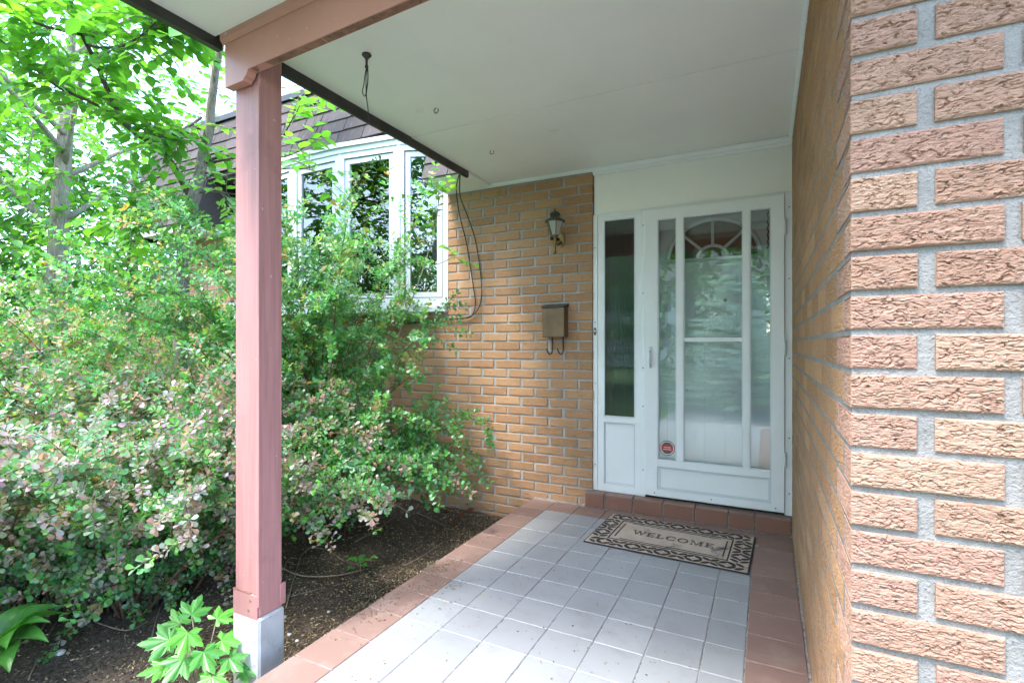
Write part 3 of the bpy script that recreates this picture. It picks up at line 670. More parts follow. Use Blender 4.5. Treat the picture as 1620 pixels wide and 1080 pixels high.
# black cables from the eave
cb = thing('cable', 'two black cables hanging from the eave in a loop down the brick wall', 'cable', (-2.05, 3.4, 1.6))
YC = WALL_Y - .018
c1 = [Vector((-2.075, 3.23, 2.465)), onY(722, 300, 3.36), onY(727, 340, 3.50), onY(737, 380, YC), onY(743, 415, YC), onY(749, 455, YC), onY(752, 480, YC), onY(748, 497, YC), onY(738, 503, YC), onY(715, 505, YC), onY(690, 507, YC), onY(640, 512, YC)]
c2 = [Vector((-2.070, 3.235, 2.465)), onY(728, 310, 3.38), onY(741, 345, 3.52), onY(752, 380, YC), onY(760, 430, YC), onY(762, 465, YC), onY(757, 488, YC), onY(746, 499, YC - .008), onY(730, 503.5, YC - .009), onY(700, 505, YC - .009), onY(650, 510, YC - .009)]
def smooth(pts, n_=6):
    pts = [Vector(p) for p in pts]; o_ = []
    for i in range(len(pts) - 1):
        p0, p1, p2, p3 = pts[max(i - 1, 0)], pts[i], pts[i + 1], pts[min(i + 2, len(pts) - 1)]
        for k in range(n_):
            t = k / n_; o_.append(.5 * ((2 * p1) + (p2 - p0) * t + (2 * p0 - 5 * p1 + 4 * p2 - p3) * t * t + (3 * p1 - p0 - 3 * p2 + p3) * t ** 3))
    return o_ + [pts[-1]]
MB().tube(smooth(c1), .0045, 6).build('strand', 'black', cb, True); MB().tube(smooth(c2), .0045, 6).build('strand', 'black', cb, True)
# plant hook and wire on the ceiling
hp = onZ(580, 88, CZ - .006)
hk = thing('ceiling_hook', 'black plant hook with tangled hanging wire on the porch ceiling', 'hook', (hp.x, hp.y, CZ))
MB().lathe([(.020, 0), (.022, -.006), (.014, -.014), (.006, -.024), (.005, -.045), (.008, -.055), (.007, -.063), (.003, -.066)], (hp.x, hp.y, CZ - .0005), 10).build('rosette', 'dark_metal', hk, True)
wz = CZ - .055
MB().tube(smooth([hp + Vector((.002, 0, wz - hp.z)), hp + Vector((-.008, 0, wz - hp.z - .03)), hp + Vector((-.022, .006, wz - hp.z - .075)), hp + Vector((-.034, .01, wz - hp.z - .10)), hp + Vector((-.022, .008, wz - hp.z - .125)), hp + Vector((-.004, 0, wz - hp.z - .12)), hp + Vector((0, -.004, wz - hp.z - .05)), hp + Vector((.004, 0, wz - hp.z - .005))]), .0022, 5).build('wire', 'black', hk)
MB().tube(smooth([hp + Vector((.002, .004, wz - hp.z)), hp + Vector((.008, 0, wz - hp.z - .06)), hp + Vector((.002, -.004, wz - hp.z - .13)), hp + Vector((.008, 0, wz - hp.z - .19)), hp + Vector((.010, .002, wz - hp.z - .245))]), .0026, 5).build('wire', 'black', hk)
for (px, py, lb) in ((690, 172, 'small wire cup hook in the ceiling between plant hook and ceiling seam'), (778, 238, 'small wire cup hook in the ceiling between ceiling seam and brick wall')):
    q = onZ(px, py, CZ - .004); 
    o = MB().tube([q + Vector((.014 * math.cos(t), 0, -.012 + .014 * math.sin(t))) for t in np.linspace(R(90), R(400), 12)], .0025, 5).build('cup_hook', 'dark_metal')
    tag(o, lb, 'hook', 'cup hooks in the porch ceiling')

# ------------------------------------------------------------------ welcome mat
MC = Vector((-.523, 3.172, 0)); MA = R(-2.2); MWX, MWY = .905, .565
mt = bpy.data.objects.new('doormat', None); COL.objects.link(mt); mt.location = MC; mt.rotation_euler = (0, 0, MA)
tag(mt, 'rubber doormat reading WELCOME with black leaf lattice border on white tiles', 'doormat')
def lbuild(mb, name, mat):
    o = bpy.data.objects.new(name, mb.mesh(name, mat)); COL.objects.link(o); o.parent = mt; return o
lbuild(MB().cbox(-MWX / 2, MWX / 2, -MWY / 2, MWY / 2, .001, .008, .002), 'backing', 'rubber')
lbuild(MB().cbox(-MWX / 2 + .008, MWX / 2 - .008, -MWY / 2 + .008, MWY / 2 - .008, .0078, .0100, .001), 'lattice', 'mat_field')
lm = MB().prism([(5e-1 * .056 * math.cos(t), .5 * .027 * math.sin(t) * (1 - .3 * abs(math.cos(t)))) for t in np.linspace(0, 2 * math.pi, 11)[:-1]], 'z', 0, .0016).mesh('leaf_motif', 'rubber')
dm = MB().prism([(.012, 0), (0, .008), (-.012, 0), (0, -.008)], 'z', 0, .0016).mesh('diamond_motif', 'rubber')
def motif(me, x, y, a): 
    o = bpy.data.objects.new(me.name.split('.')[0], me); COL.objects.link(o); o.parent = mt; o.location = (x, y, .0102); o.rotation_euler = (0, 0, a)
bwid = .112
def border(n_, L, fx):
    for i in range(n_):
        s_ = (i + .5) / n_ * L - L / 2
        for t, a in ((-.030, .62), (.030, -.62)):
            fx(s_ + random.gauss(0, .001), t, a if (i // 2) % 2 else -a)
for yy in (-1, 1):
    border(20, MWX - .05, lambda s_, t, a: motif(lm, s_, yy * (MWY / 2 - bwid / 2) + t * .85, a))
    for i in range(10): motif(dm, -.375 + .0833 * i, yy * (MWY / 2 - bwid / 2), 0)
for xx in (-1, 1):
    border(8, MWY - 2 * bwid + .0, lambda s_, t, a: motif(lm, xx * (MWX / 2 - bwid / 2) + t * .85, s_, a))
    for i in range(4): motif(dm, xx * (MWX / 2 - bwid / 2), -.13 + .087 * i, R(90))
fx_, fy_ = MWX / 2 - bwid, MWY / 2 - bwid
lbuild(frame(MB(), -fx_, fx_, -fy_, fy_, .007, 0, .1), 'x', 'rubber') if False else None
def ring(x, y, w_, z0, z1): return MB().box(-x, x, -y, -y + w_, z0, z1).box(-x, x, y - w_, y, z0, z1).box(-x, -x + w_, -y + w_, y - w_, z0, z1).box(x - w_, x, -y + w_, y - w_, z0, z1)
lbuild(ring(fx_, fy_, .008, .0099, .0122), 'border_line', 'rubber')
lbuild(MB().box(-fx_ + .07, fx_ - .07, fy_ - .032, fy_ - .026, .0099, .0118).box(-fx_ + .07, fx_ - .07, -fy_ + .026, -fy_ + .032, .0099, .0118).box(-fx_ + .028, -fx_ + .035, -fy_ + .05, fy_ - .05, .0099, .0118).box(fx_ - .035, fx_ - .028, -fy_ + .05, fy_ - .05, .0099, .0118), 'border_line', 'rubber')
# serif capitals
def glyph(ch_, mb, ox, oy, hh_):
    z0, z1 = .0099, .0125
    P = lambda *q: mb.prism([(ox + u * hh_, oy + v_ * hh_) for u, v_ in q], 'z', z0 + random.uniform(0, .0003), z1 + random.uniform(0, .0003))
    B = lambda x0, x1, y0, y1: P((x0, y0), (x1, y0), (x1, y1), (x0, y1))
    if ch_ in 'EL':
        B(.10, .26, 0, 1); B(0, .36, 0, .055); B(0, .36, .945, 1)
        if ch_ == 'E':
            B(.26, .66, .945, 1); P((.60, 1), (.70, 1), (.70, .76), (.66, .76)); B(.26, .54, .48, .54); P((.50, .40), (.55, .40), (.55, .62), (.50, .62))
        B(.26, .68, 0, .055); P((.60, 0), (.70, 0), (.74, .28), (.69, .28)); return .84
    if ch_ == 'W':
        P((.08, 1), (.25, 1), (.50, .0), (.40, .0)); P((.40, 0), (.47, 0), (.74, 1), (.68, 1)); P((.58, 1), (.75, 1), (1.0, 0), (.90, 0)); P((.90, 0), (.97, 0), (1.24, 1), (1.18, 1))
        B(0, .36, .945, 1); B(.5, .84, .945, 1); B(1.06, 1.36, .945, 1); return 1.36
    if ch_ == 'M':
        B(.12, .18, 0, 1); P((.12, 1), (.27, 1), (.60, .05), (.53, 0)); P((.53, 0), (.60, 0), (.93, 1), (.86, 1)); B(.88, 1.04, 0, 1); B(0, .30, 0, .055); B(.78, 1.14, 0, .055); B(0, .26, .945, 1); B(.9, 1.14, .945, 1); return 1.24
    if ch_ in 'OC':
        cx_, cy_ = .48, .5; ts = np.linspace(0, 2 * math.pi, 25) if ch_ == 'O' else np.linspace(R(42), R(318), 21)
        for a, b_ in zip(ts[:-1], ts[1:]):
            P(*[(cx_ + r_ * math.cos(t) * (1 if r_ > .45 else .76), cy_ + (.515 if r_ > .45 else .46) * math.sin(t)) for t, r_ in ((a, .48), (b_, .48), (b_, .44), (a, .44))])
        if ch_ == 'C': P((.78, .98), (.84, .98), (.84, .68), (.79, .68)); P((.78, .02), (.83, .02), (.86, .26), (.82, .26))
        return 1.08 if ch_ == 'O' else 1.0
tx = MB(); x = -.232; hh_ = .064
for ch_ in 'WELCOME': x += glyph(ch_, tx, x, -.030, hh_) * hh_ + .004
lbuild(tx, 'welcome_lettering', 'black')

# ------------------------------------------------------------------ leaves
TEMPL = {
 'spoon': (np.array([(0, 0, 0), (.30, .13, .03), (.62, .31, .07), (.90, .26, .06), (1, 0, .01), (.90, -.26, .06), (.62, -.31, .07), (.30, -.13, .03), (.55, 0, -.02)]),
           [(0, 8, 1), (1, 8, 2), (2, 8, 4, 3), (0, 7, 8), (7, 6, 8), (6, 5, 4, 8)]),
 'ovate': (np.array([(0, 0, 0), (.22, .24, .05), (.50, .31, .06), (.80, .17, .0), (1.05, 0, -.10), (.80, -.17, .0), (.50, -.31, .06), (.22, -.24, .05), (.5, 0, 0)]),
           [(0, 8, 1), (1, 8, 2), (2, 8, 4, 3), (0, 7, 8), (7, 6, 8), (6, 5, 4, 8)]),
 'needle': (np.array([(0, .10, 0), (0, -.10, 0), (1, -.05, .05), (1, .05, .05)]), [(0, 1, 2, 3)]),
}
def leaf_mesh(name, P, A, N, S, C, tmpl, mat='leaf'):
    """one mesh out of n leaves: root P, axis A, normal N, length S, colour C"""
    T, F = TEMPL[tmpl]; P = np.asarray(P, float); A = np.asarray(A, float); N = np.asarray(N, float); S = np.asarray(S, float); C = np.asarray(C, float)
    A = A / np.linalg.norm(A, axis=1)[:, None]; N = N - A * (N * A).sum(1)[:, None]; N = N / (np.linalg.norm(N, axis=1)[:, None] + 1e-9); B = np.cross(N, A)
    k = len(T); n_ = len(P)
    V = (P[:, None] + S[:, None, None] * (A[:, None] * T[None, :, 0:1] + B[:, None] * T[None, :, 1:2] + N[:, None] * T[None, :, 2:3])).reshape(-1, 3)
    fl = np.array([i for f in F for i in f]); fs = np.array([len(f) for f in F])
    loops = (fl[None] + (np.arange(n_) * k)[:, None]).ravel(); tot = np.tile(fs, n_); start = np.concatenate([[0], np.cumsum(tot)[:-1]])
    me = bpy.data.meshes.new(name); me.vertices.add(len(V)); me.vertices.foreach_set('co', V.ravel())
    me.loops.add(len(loops)); me.loops.foreach_set('vertex_index', loops.astype(np.int32))
    me.polygons.add(len(tot)); me.polygons.foreach_set('loop_start', start.astype(np.int32)); me.polygons.foreach_set('loop_total', tot.astype(np.int32))
    me.update(calc_edges=True); me.validate()
    at_ = me.color_attributes.new('tint', 'FLOAT_COLOR', 'POINT')
    cc = np.repeat(np.concatenate([C, np.ones((n_, 1))], 1), k, axis=0); at_.data.foreach_set('color', cc.ravel())
    me.materials.append(MATS[mat]); return me
def uv(): 
    v_ = Vector((random.gauss(0, 1), random.gauss(0, 1), random.gauss(0, 1))); return v_.normalized()

def blocked(p, marg=.0):
    if p.y > WALL_Y - .03: return True
    if p.z < soil_h(p.x, p.y) + .01 if (-6.5 < p.x < -1.62) else p.z < .01: return True
    if p.x > -1.60 : return True
    if qx0 - .02 < p.x < qx1 + .02 and qy0 - .02 < p.y < qy1 + .02: return True
    if p.z > 1.45 and p.y > 3.30 and -5.3 < p.x < -2.4: return True
    if p.z > 2.40 and (p.x > -2.04 or p.y > EY - .04): return True
    return False

GREENS = [(.070, .270, .065), (.100, .350, .080), (.060, .235, .095), (.155, .390, .070), (.115, .310, .150), (.20, .37, .25)]
PINKS = [(.54, .23, .33), (.45, .27, .42), (.56, .25, .29), (.42, .31, .43)]
WARM = [(.42, .26, .06), (.46, .16, .05), (.30, .30, .05), (.20, .30, .05)]
def pick(tip, pink, warm):
    q = random.random(); base = Vector(random.choice(GREENS)) * random.uniform(.75, 1.25)
    if q < pink * (.25 + 1.5 * tip): return Vector(random.choice(PINKS)).lerp(base, random.uniform(0, .3))
    if random.random() < warm * (.2 + 1.6 * tip): return Vector(random.choice(WARM)).lerp(base, random.uniform(0, .5))
    return base
def barberry(name, label, base, canes, lens, az, spread, leaf, pink, warm, twigs, droop=.9, up=80, lean=(0, 0), dens=.034, bare=.25, skew=1.):
    root = thing(name, label, 'shrub', (base[0], base[1], GZ), 'barberry shrubs in the flower bed')
    wood = MB(); P, A, N, S, C = [], [], [], [], []
    def rosette(p, d, tip, sc):
        if blocked(p): return
        k = random.randint(4, 7); a0 = random.random() * 6.28
        s1 = d.cross(Vector((.2, .5, .9))).normalized(); s2 = d.cross(s1).normalized(); tintr = pick(tip, pink, warm)
        for i in range(k):
            t = a0 + 6.28 * i / k + random.gauss(0, .25)
            rad = s1 * math.cos(t) + s2 * math.sin(t)
            ax = (rad + d * random.uniform(.05, .7) + Vector((0, 0, random.uniform(-.1, .35)))).normalized()
            nn = (Vector((0, 0, 1)) * 1.0 + d * .5 + uv() * .45)
            P.append(p + rad * .003); A.append(ax); N.append(nn); S.append(leaf * sc * random.uniform(.6, 1.2)); C.append(tintr.lerp(pick(tip, pink * .5, warm), .35))
    for c_ in range(canes):
        a = R(random.uniform(*az)); L = lens[0] + (lens[1] - lens[0]) * random.random() ** skew
        p = Vector((base[0] + random.gauss(0, .10), base[1] + random.gauss(0, .10), GZ - .02))
        el = R(up + random.gauss(0, 9)); o_ = Vector((math.cos(a), math.sin(a), 0)); d = (o_ * math.cos(el) + Vector((lean[0], lean[1], 0)) * .2 + Vector((0, 0, math.sin(el)))).normalized()
        pts = [p.copy()]; ds = .05; n_ = int(L / ds); dirs = [d.copy()]
        for i in range(n_):
            t = i / n_
            d = (d + (o_ * spread * (.5 + t) - Vector((0, 0, droop * t * t * 1.6)) ) * ds + uv() * .05).normalized()
            np_ = p + d * ds
            if blocked(np_ + d * .02) and i > 4: 
                d = (d + Vector((-.1, -.5, .1)) * .8).normalized(); np_ = p + d * ds
                if blocked(np_): break
            p = np_; pts.append(p.copy()); dirs.append(d.copy())
        k = len(pts)
        if k < 4: continue
        wood.tube(pts[::2] + ([pts[-1]] if (k - 1) % 2 else []), [max(.0016, .0075 * (1 - i / (k / 2 + 1))) for i in range(len(pts[::2] + ([pts[-1]] if (k - 1) % 2 else [])))], 5)
        for i in range(int(k * .55), k):
            if random.random() < .75: rosette(pts[i], dirs[i], i / k, 1.0)
        for j in range(int(twigs * L)):
            i = random.randint(int(k * bare), k - 1); q = pts[i].copy()
            td = (dirs[i] * .5 + uv() * .8 + o_ * .35 + Vector((0, 0, .15))).normalized(); TL = random.uniform(.12, .42) * (1.15 - .4 * i / k)
            tp = [q.copy()]; m_ = int(TL / dens)
            for s in range(m_):
                td = (td + Vector((0, 0, -.05)) + uv() * .10).normalized(); q = q + td * dens
                if blocked(q): break
                tp.append(q.copy())
                rosette(q, td, .25 + .75 * (s / m_) * (i / k), .8 + .35 * random.random())
            if len(tp) > 2: wood.tube(tp[::2], [.0022 * (1 - .6 * u / len(tp[::2])) for u in range(len(tp[::2]))], 3, False)
    o = world_of(root)
    tag(wood.build('stems', 'cane', root, True), kind='stuff')
    me = leaf_mesh('foliage', np.array([tuple(v_ - o) for v_ in P]), [tuple(v_) for v_ in A], [tuple(v_) for v_ in N], S, [tuple(v_) for v_ in C], 'spoon')
    f_ = bpy.data.objects.new('foliage', me); COL.objects.link(f_); f_.parent = root; f_['kind'] = 'stuff'
    return len(P)
cnt = []
SHR = 'barberry_shrub'
cnt.append(barberry(SHR, 'low barberry shrub with pink tipped leaves sprawling beside the post', (-3.00, 1.55), 58, (.9, 1.75), (0, 360), .70, .031, .36, .03, 13, 1.6, 72, dens=.028, bare=.12))
cnt.append(barberry(SHR, 'wide barberry shrub with the most pink leaves, reaching the hosta', (-3.40, 1.15), 62, (1.0, 1.9), (0, 360), .70, .031, .48, .03, 13, 1.6, 72, dens=.028, bare=.12))
cnt.append(barberry(SHR, 'tall barberry shrub with orange tips under the big tree', (-4.75, 2.00), 62, (1.7, 2.8), (90, 330), .45, .036, .26, .16, 8, .70, 80))
cnt.append(barberry(SHR, 'shorter green barberry shrub beside the leaning young trunk', (-3.90, 2.25), 46, (.9, 1.75), (0, 360), .50, .035, .24, .12, 8, .95, 78))
cnt.append(barberry(SHR, 'tall green barberry shrub growing up in front of the bow window', (-3.25, 2.78), 66, (1.2, 3.0), (-150, 45), .24, .035, .0, .12, 8, .64, 84, (.26, 0), bare=.42, skew=.95))
cnt.append(barberry(SHR, 'bright green barberry shrub arching low over the mulch along the brick wall', (-2.95, 2.85), 42, (.8, 1.6), (-95, 40), .70, .037, .0, .03, 6, 1.5, 64, (.5, -.1), bare=.45))
print('barberry leaves', cnt)

# ------------------------------------------------------------------ trees
TG = [(.10, .30, .030), (.15, .40, .035), (.075, .24, .035), (.20, .46, .04), (.12, .33, .06)]
LEAFVAR = {}
def leaf_variant(tm):
    k = random.randrange(6)
    if (tm, k) not in LEAFVAR:
        LEAFVAR[(tm, k)] = leaf_mesh('leaf', [(0, 0, 0)], [(1, 0, 0)], [(0, 0, 1)], [1.0], [TG[k % 5]], tm)
    return LEAFVAR[(tm, k)]
def grow_tree(name, label, base, branches, sprays, leaf, individual=0, twigr=.0035, group=None, tints=TG, bark='bark', spl=(.22, .5), gap=.045, fits=None, limb=None):
    """branches: list of (points, radii); sprays: function giving (start, dir) for each leafy twig"""
    root = thing(name, label, 'tree', base, group)
    (MB().tube(smooth(branches[0][0], 4), np.interp(np.linspace(0, 1, (len(branches[0][0]) - 1) * 4 + 1), np.linspace(0, 1, len(branches[0][1])), branches[0][1]), 10)).build('trunk', bark, root, True)
    for pts, rad in branches[1:]:
        MB().tube(smooth(pts, 4), np.interp(np.linspace(0, 1, (len(pts) - 1) * 4 + 1), np.linspace(0, 1, len(rad)), rad), 7).build('branch', limb or bark, root, True)
    L_ = []; tw = MB()
    for st_, d in sprays:
        d = Vector(d).normalized(); q = Vector(st_); TL = random.uniform(*spl); m_ = max(3, int(TL / gap)); tp = [q.copy()]; side = 1
        tint = Vector(random.choice(tints)) * random.uniform(.8, 1.2)
        for s_ in range(m_):
            d = (d + Vector((0, 0, -.05)) + uv() * .12).normalized(); q = q + d * gap
            if fits and not fits(q): break
            tp.append(q.copy()); side = -side
            lat = d.cross(Vector((0, 0, 1))); lat = lat.normalized() if lat.length > .1 else Vector((1, 0, 0))
            ax = (lat * side * random.uniform(.6, 1.1) + d * random.uniform(.3, .9) + Vector((0, 0, random.uniform(-.55, .15)))).normalized()
            L_.append((q.copy(), ax, (Vector((0, 0, 1)) + uv() * .45), leaf * random.uniform(.65, 1.2), tint.lerp(Vector(random.choice(tints)), .3)))
        if len(tp) > 2: tw.tube(tp, [twigr * (1 - .7 * i / len(tp)) for i in range(len(tp))], 4, False)
    tag(tw.build('twigs', bark, root, True), kind='stuff')
    cp = Vector((0, 0, CAM_H)); o = world_of(root)
    L_.sort(key=lambda t: (t[0] - cp).length)
    def inview(p):
        dx = p.x * _fw[0] + p.y * _fw[1]; rx = p.x * _rt[0] + p.y * _rt[1]
        return dx > .3 and abs(rx / dx) < 1.02 and abs((p.z - CAM_H) / dx) < .69
    big = [t for t in L_ if inview(t[0])][:individual]; ids = {id(t) for t in big}
    for (p, ax, nn, s_, c_) in big:
        nn = (nn - ax * nn.dot(ax)).normalized(); bb = nn.cross(ax)
        ob = bpy.data.objects.new('leaf', leaf_variant('ovate')); COL.objects.link(ob); ob.parent = root
        M = Matrix((ax, bb, nn)).transposed().to_4x4(); ob.rotation_euler = M.to_euler(); ob.location = p - o; ob.scale = (s_, s_, s_)
    rest_ = [t for t in L_ if id(t) not in ids]
    if rest_:
        me = leaf_mesh('crown', [tuple(t[0] - o) for t in rest_], [tuple(t[1]) for t in rest_], [tuple(t[2]) for t in rest_], [t[3] for t in rest_], [tuple(t[4]) for t in rest_], 'ovate')
        f_ = bpy.data.objects.new('crown', me); COL.objects.link(f_); f_.parent = root; f_['kind'] = 'stuff'
    return root
def along(br, n_, spread=1., up=.1, t0=.2):
    o_ = []
    for _ in range(n_):
        pts, rad = random.choice(br); P_ = smooth(pts, 4); i = random.randint(int(len(P_) * t0), len(P_) - 2)
        d = (P_[i + 1] - P_[i]).normalized(); o_.append((P_[i], d * .5 + uv() * spread + Vector((0, 0, up))))
    return o_
def path(pp): return [at(*q) for q in pp]
# young leaning tree behind the post
gA = at(283, 544, 4.25); gA.z = GZ
trunk = [gA] + path([(286, 560, 4.25), (291, 410, 4.22), (304, 322, 4.2), (315, 280, 4.18), (323, 238, 4.21), (331, 205, 4.2), (333, 178, 4.19), (341, 112, 4.15), (350, 60, 4.1), (351, -40, 4.05), (345, -160, 4.0)])
brA = [(trunk, [.062, .055, .050, .047, .043, .041, .037, .034, .029, .026, .02, .012]),
  (path([(305, 320, 4.2), (262, 245, 4.08), (205, 203, 3.95), (178, 160, 3.85), (150, 95, 3.72), (128, 52, 3.62), (108, 0, 3.5), (88, -60, 3.4)]), [.026, .023, .020, .017, .015, .013, .011, .007]),
  (path([(203, 202, 3.95), (150, 165, 3.9), (92, 138, 3.8), (40, 95, 3.7), (0, 62, 3.6), (-60, 10, 3.5)]), [.015, .013, .011, .009, .008, .005]),
  (path([(128, 55, 3.62), (60, 38, 3.5), (0, 5, 3.4), (-50, -30, 3.3)]), [.011, .009, .007, .005]),
  (path([(142, 72, 3.65), (160, 76, 3.6), (195, 72, 3.5), (225, 55, 3.4), (242, 40, 3.35), (258, 15, 3.3)]), [.010, .009, .008, .006, .005, .003]),
  (path([(318, 186, 4.2), (292, 205, 4.0), (262, 217, 3.9), (230, 210, 3.8)]), [.012, .010, .007, .004]),
  (path([(326, 256, 4.2), (350, 248, 4.15), (400, 244, 4.05), (450, 248, 3.95), (490, 225, 3.85), (512, 180, 3.75)]), [.014, .011, .009, .007, .005, .003]),
  (path([(327, 258, 4.2), (370, 250, 4.1), (430, 235, 4.0), (462, 190, 3.85), (475, 165, 3.8)]), [.011, .009, .007, .005, .003]),
  (path([(320, 272, 4.2), (368, 282, 4.1), (440, 268, 3.95), (490, 268, 3.85), (520, 285, 3.8)]), [.010, .008, .006, .005, .003]),
  (path([(314, 305, 4.2), (340, 304, 4.1), (375, 308, 4.0)]), [.008, .006, .004]),
  (path([(312, 335, 4.2), (332, 344, 4.1), (352, 336, 4.0), (360, 330, 3.95)]), [.007, .006, .005, .003]),
  (path([(345, 100, 4.12), (310, 70, 3.9), (270, 30, 3.7), (240, -10, 3.5)]), [.013, .010, .008, .005]),
  (path([(300, 345, 4.2), (250, 330, 4.0), (200, 345, 3.9)]), [.010, .007, .004])]
def okA(p): return not (p.x > -2.06 and p.z > 2.3) and not blocked(p)
sprA = along(brA[1:5], 170, .8, .05, .25) + along(brA[5:6], 32, .9) + along(brA[11:12], 40, .8) + along(brA[12:13], 34, .9, .2, .2) + along(brA[6:9], 13, .6, .25, .66) + along(brA[9:11], 6, .7, .1, .5) + along([(trunk[9:], [1])], 44, 1.)
grow_tree('young_tree', 'slender leaning tree with forked limb rising behind the shrubs', gA, brA, sprA, .100, 290, .0035, fits=okA, limb='limb')

gS = at(575, 544, 4.05); gS.z = GZ
brS = [([gS] + path([(590, 660, 4.02), (625, 545, 3.98), (668, 430, 3.92), (690, 350, 3.88), (694, 300, 3.85)]), [.005, .005, .0045, .004, .0035, .0025]), (path([(672, 425, 3.91), (700, 415, 3.85), (722, 405, 3.8)]), [.004, .003, .002]), (path([(680, 392, 3.9), (660, 370, 3.85), (650, 340, 3.8)]), [.004, .003, .002])]
grow_tree('sapling', 'thin sapling with light green leaves against the window edge', gS, brS, along(brS[:1], 9, .8, .2, .72) + along(brS[1:], 5, .6, .1, .6), .075, 80, .0025, fits=lambda p: not blocked(p), tints=[(.22, .46, .05), (.28, .52, .06), (.15, .42, .08)], spl=(.12, .24), gap=.04)
def simple_tree(name, label, base, h, rad, crown, n_sprays, leaf, group=None, tints=TG, lean=(0, 0), flat=.8, limbs=7, spl=(.4, .9), gap=.06, th=.35, individual=0):
    b0 = Vector(base); top = b0 + Vector((lean[0], lean[1], h)); mid = b0.lerp(top, .5) + Vector((random.gauss(0, .1), random.gauss(0, .1), 0))
    br = [([b0, b0.lerp(mid, .5), mid, mid.lerp(top, .5), top], [rad * 1.15, rad, rad * .85, rad * .6, rad * .2])]
    cc = b0 + Vector((lean[0], lean[1], h * (1 - crown[1] / h * .5)))
    for i in range(limbs):
        t = random.uniform(th, .9); s_ = b0.lerp(top, t); a = 6.28 * i / limbs + random.random(); e_ = Vector((math.cos(a) * crown[0] * .85, math.sin(a) * crown[0] * .85, random.uniform(.1, .35) * h)); 
        br.append(([s_, s_ + e_ * .35 + Vector((0, 0, .1)), s_ + e_ * .7, s_ + e_], [rad * .26, rad * .20, rad * .13, rad * .06]))
    spr = []
    for _ in range(n_sprays):
        v_ = uv() * (random.random() ** .45); q = cc + Vector((v_.x * crown[0], v_.y * crown[0], v_.z * crown[1] * flat))
        q += uv() * .25; spr.append((q, v_ * .6 + uv() * .7))
    return grow_tree(name, label, base, br, spr, leaf, individual, .006, group, tints, spl=spl, gap=gap)
DG = [(.055, .19, .03), (.08, .25, .035), (.045, .15, .04), (.11, .30, .04)]
def gp(px, D): v_ = at(px, 544, D); v_.z = GZ; return v_
simple_tree('old_tree', 'thick mossy trunk of a mature tree behind the tallest shrub', gp(78, 7.6), 6.5, .15, (2.8, 5.2), 560, .13, lean=(.25, .2), limbs=9, th=.42)
simple_tree('garden_tree', 'dark green garden tree beyond the house corner', gp(215, 10.5), 5.6, .13, (2.4, 4.8), 560, .15, tints=DG, th=.2)
simple_tree('garden_tree', 'bright green garden tree filling the gap left of the mature trunk', gp(-40, 9.0), 5.4, .12, (2.6, 5.0), 560, .15, th=.2)
simple_tree('garden_tree', 'low leafy garden tree far behind the tall shrubs', gp(120, 13.5), 4.2, .12, (2.8, 3.8), 420, .19, tints=DG, th=.15)
# street side, seen in the glass
simple_tree('street_tree', 'broad street tree standing on the lawn opposite the door', (-5.8, -8.5, GZ), 8.5, .2, (3.0, 7.4), 600, .2, tints=DG)
simple_tree('street_tree', 'rounded street tree on the lawn opposite the bow window', (-10.5, -4.5, GZ), 8.5, .2, (3.4, 7.6), 680, .2, tints=DG, th=.2)
simple_tree('street_tree', 'slim street tree on the lawn in line with the porch post', (-2.4, -11.0, GZ), 9.0, .2, (3.0, 8.0), 900, .25, tints=DG, th=.2)
simple_tree('street_tree', 'far street tree standing before the pale house', (-14.0, -11.0, GZ), 9.5, .25, (4.4, 8.8), 640, .26, tints=DG, th=.15)
simple_tree('street_tree', 'farthest street tree at the end of the lawn row', (-19.0, -5.0, GZ), 7.5, .25, (4.2, 6.8), 520, .26, tints=DG, th=.15)
simple_tree('street_tree', 'leafy street tree on the lawn beside the flower bed', (-12.5, 2.0, GZ), 6.0, .2, (2.8, 4.8), 380, .2, tints=DG)
simple_tree('street_tree', 'spreading street tree behind the blue spruce', (3.0, -11.0, GZ), 7.5, .22, (3.2, 5.2), 400, .22, tints=DG)
# blue spruce
sp = Vector((-.55, -4.3, GZ)); spr_ = thing('blue_spruce', 'young blue spruce on the front lawn mirrored in the door glass', 'tree', sp)
MB().tube([sp, sp + Vector((0, 0, 3.2))], [.06, .008], 8).build('trunk', 'bark', spr_, True)
P, A, N, S, C = [], [], [], [], []; bw_ = MB()
for lev in np.linspace(.25, 3.05, 22):
    rr_ = 1.75 * (1 - lev / 3.25) + .06
    for i in range(int(9 + 5 * rr_)):
        a = random.random() * 6.28; o_ = Vector((math.cos(a), math.sin(a), 0)); L = rr_ * random.uniform(.55, 1.12); lj = max(.15, lev + random.gauss(0, .10))
        pts = [sp + Vector((0, 0, lj)) + o_ * L * t + Vector((0, 0, -.16 * L * t + .22 * L * t * t)) for t in (0, .33, .66, 1)]; bw_.tube(pts, [.012, .009, .006, .003], 4, False)
        side_ = o_.cross(Vector((0, 0, 1)))
        for t in np.arange(.2, 1.01, .07):
            q = pts[0].lerp(pts[3], t) + Vector((0, 0, -.05 * L)); 
            for s_ in (-1, 1, 0):
                d = (o_ * .8 + side_ * s_ * .8 + Vector((0, 0, random.uniform(-.05, .25)))).normalized(); tl = random.uniform(.08, .16)
                for u in np.arange(0, 1, .25):
                    for _ in range(3):
                        P.append(q + d * tl * u - sp); A.append((d * .7 + uv() * .7)); N.append(uv()); S.append(random.uniform(.035, .055)); C.append(Vector((.45, .56, .55)) * random.uniform(.7, 1.4))
bw_.build('boughs', 'bark', spr_)
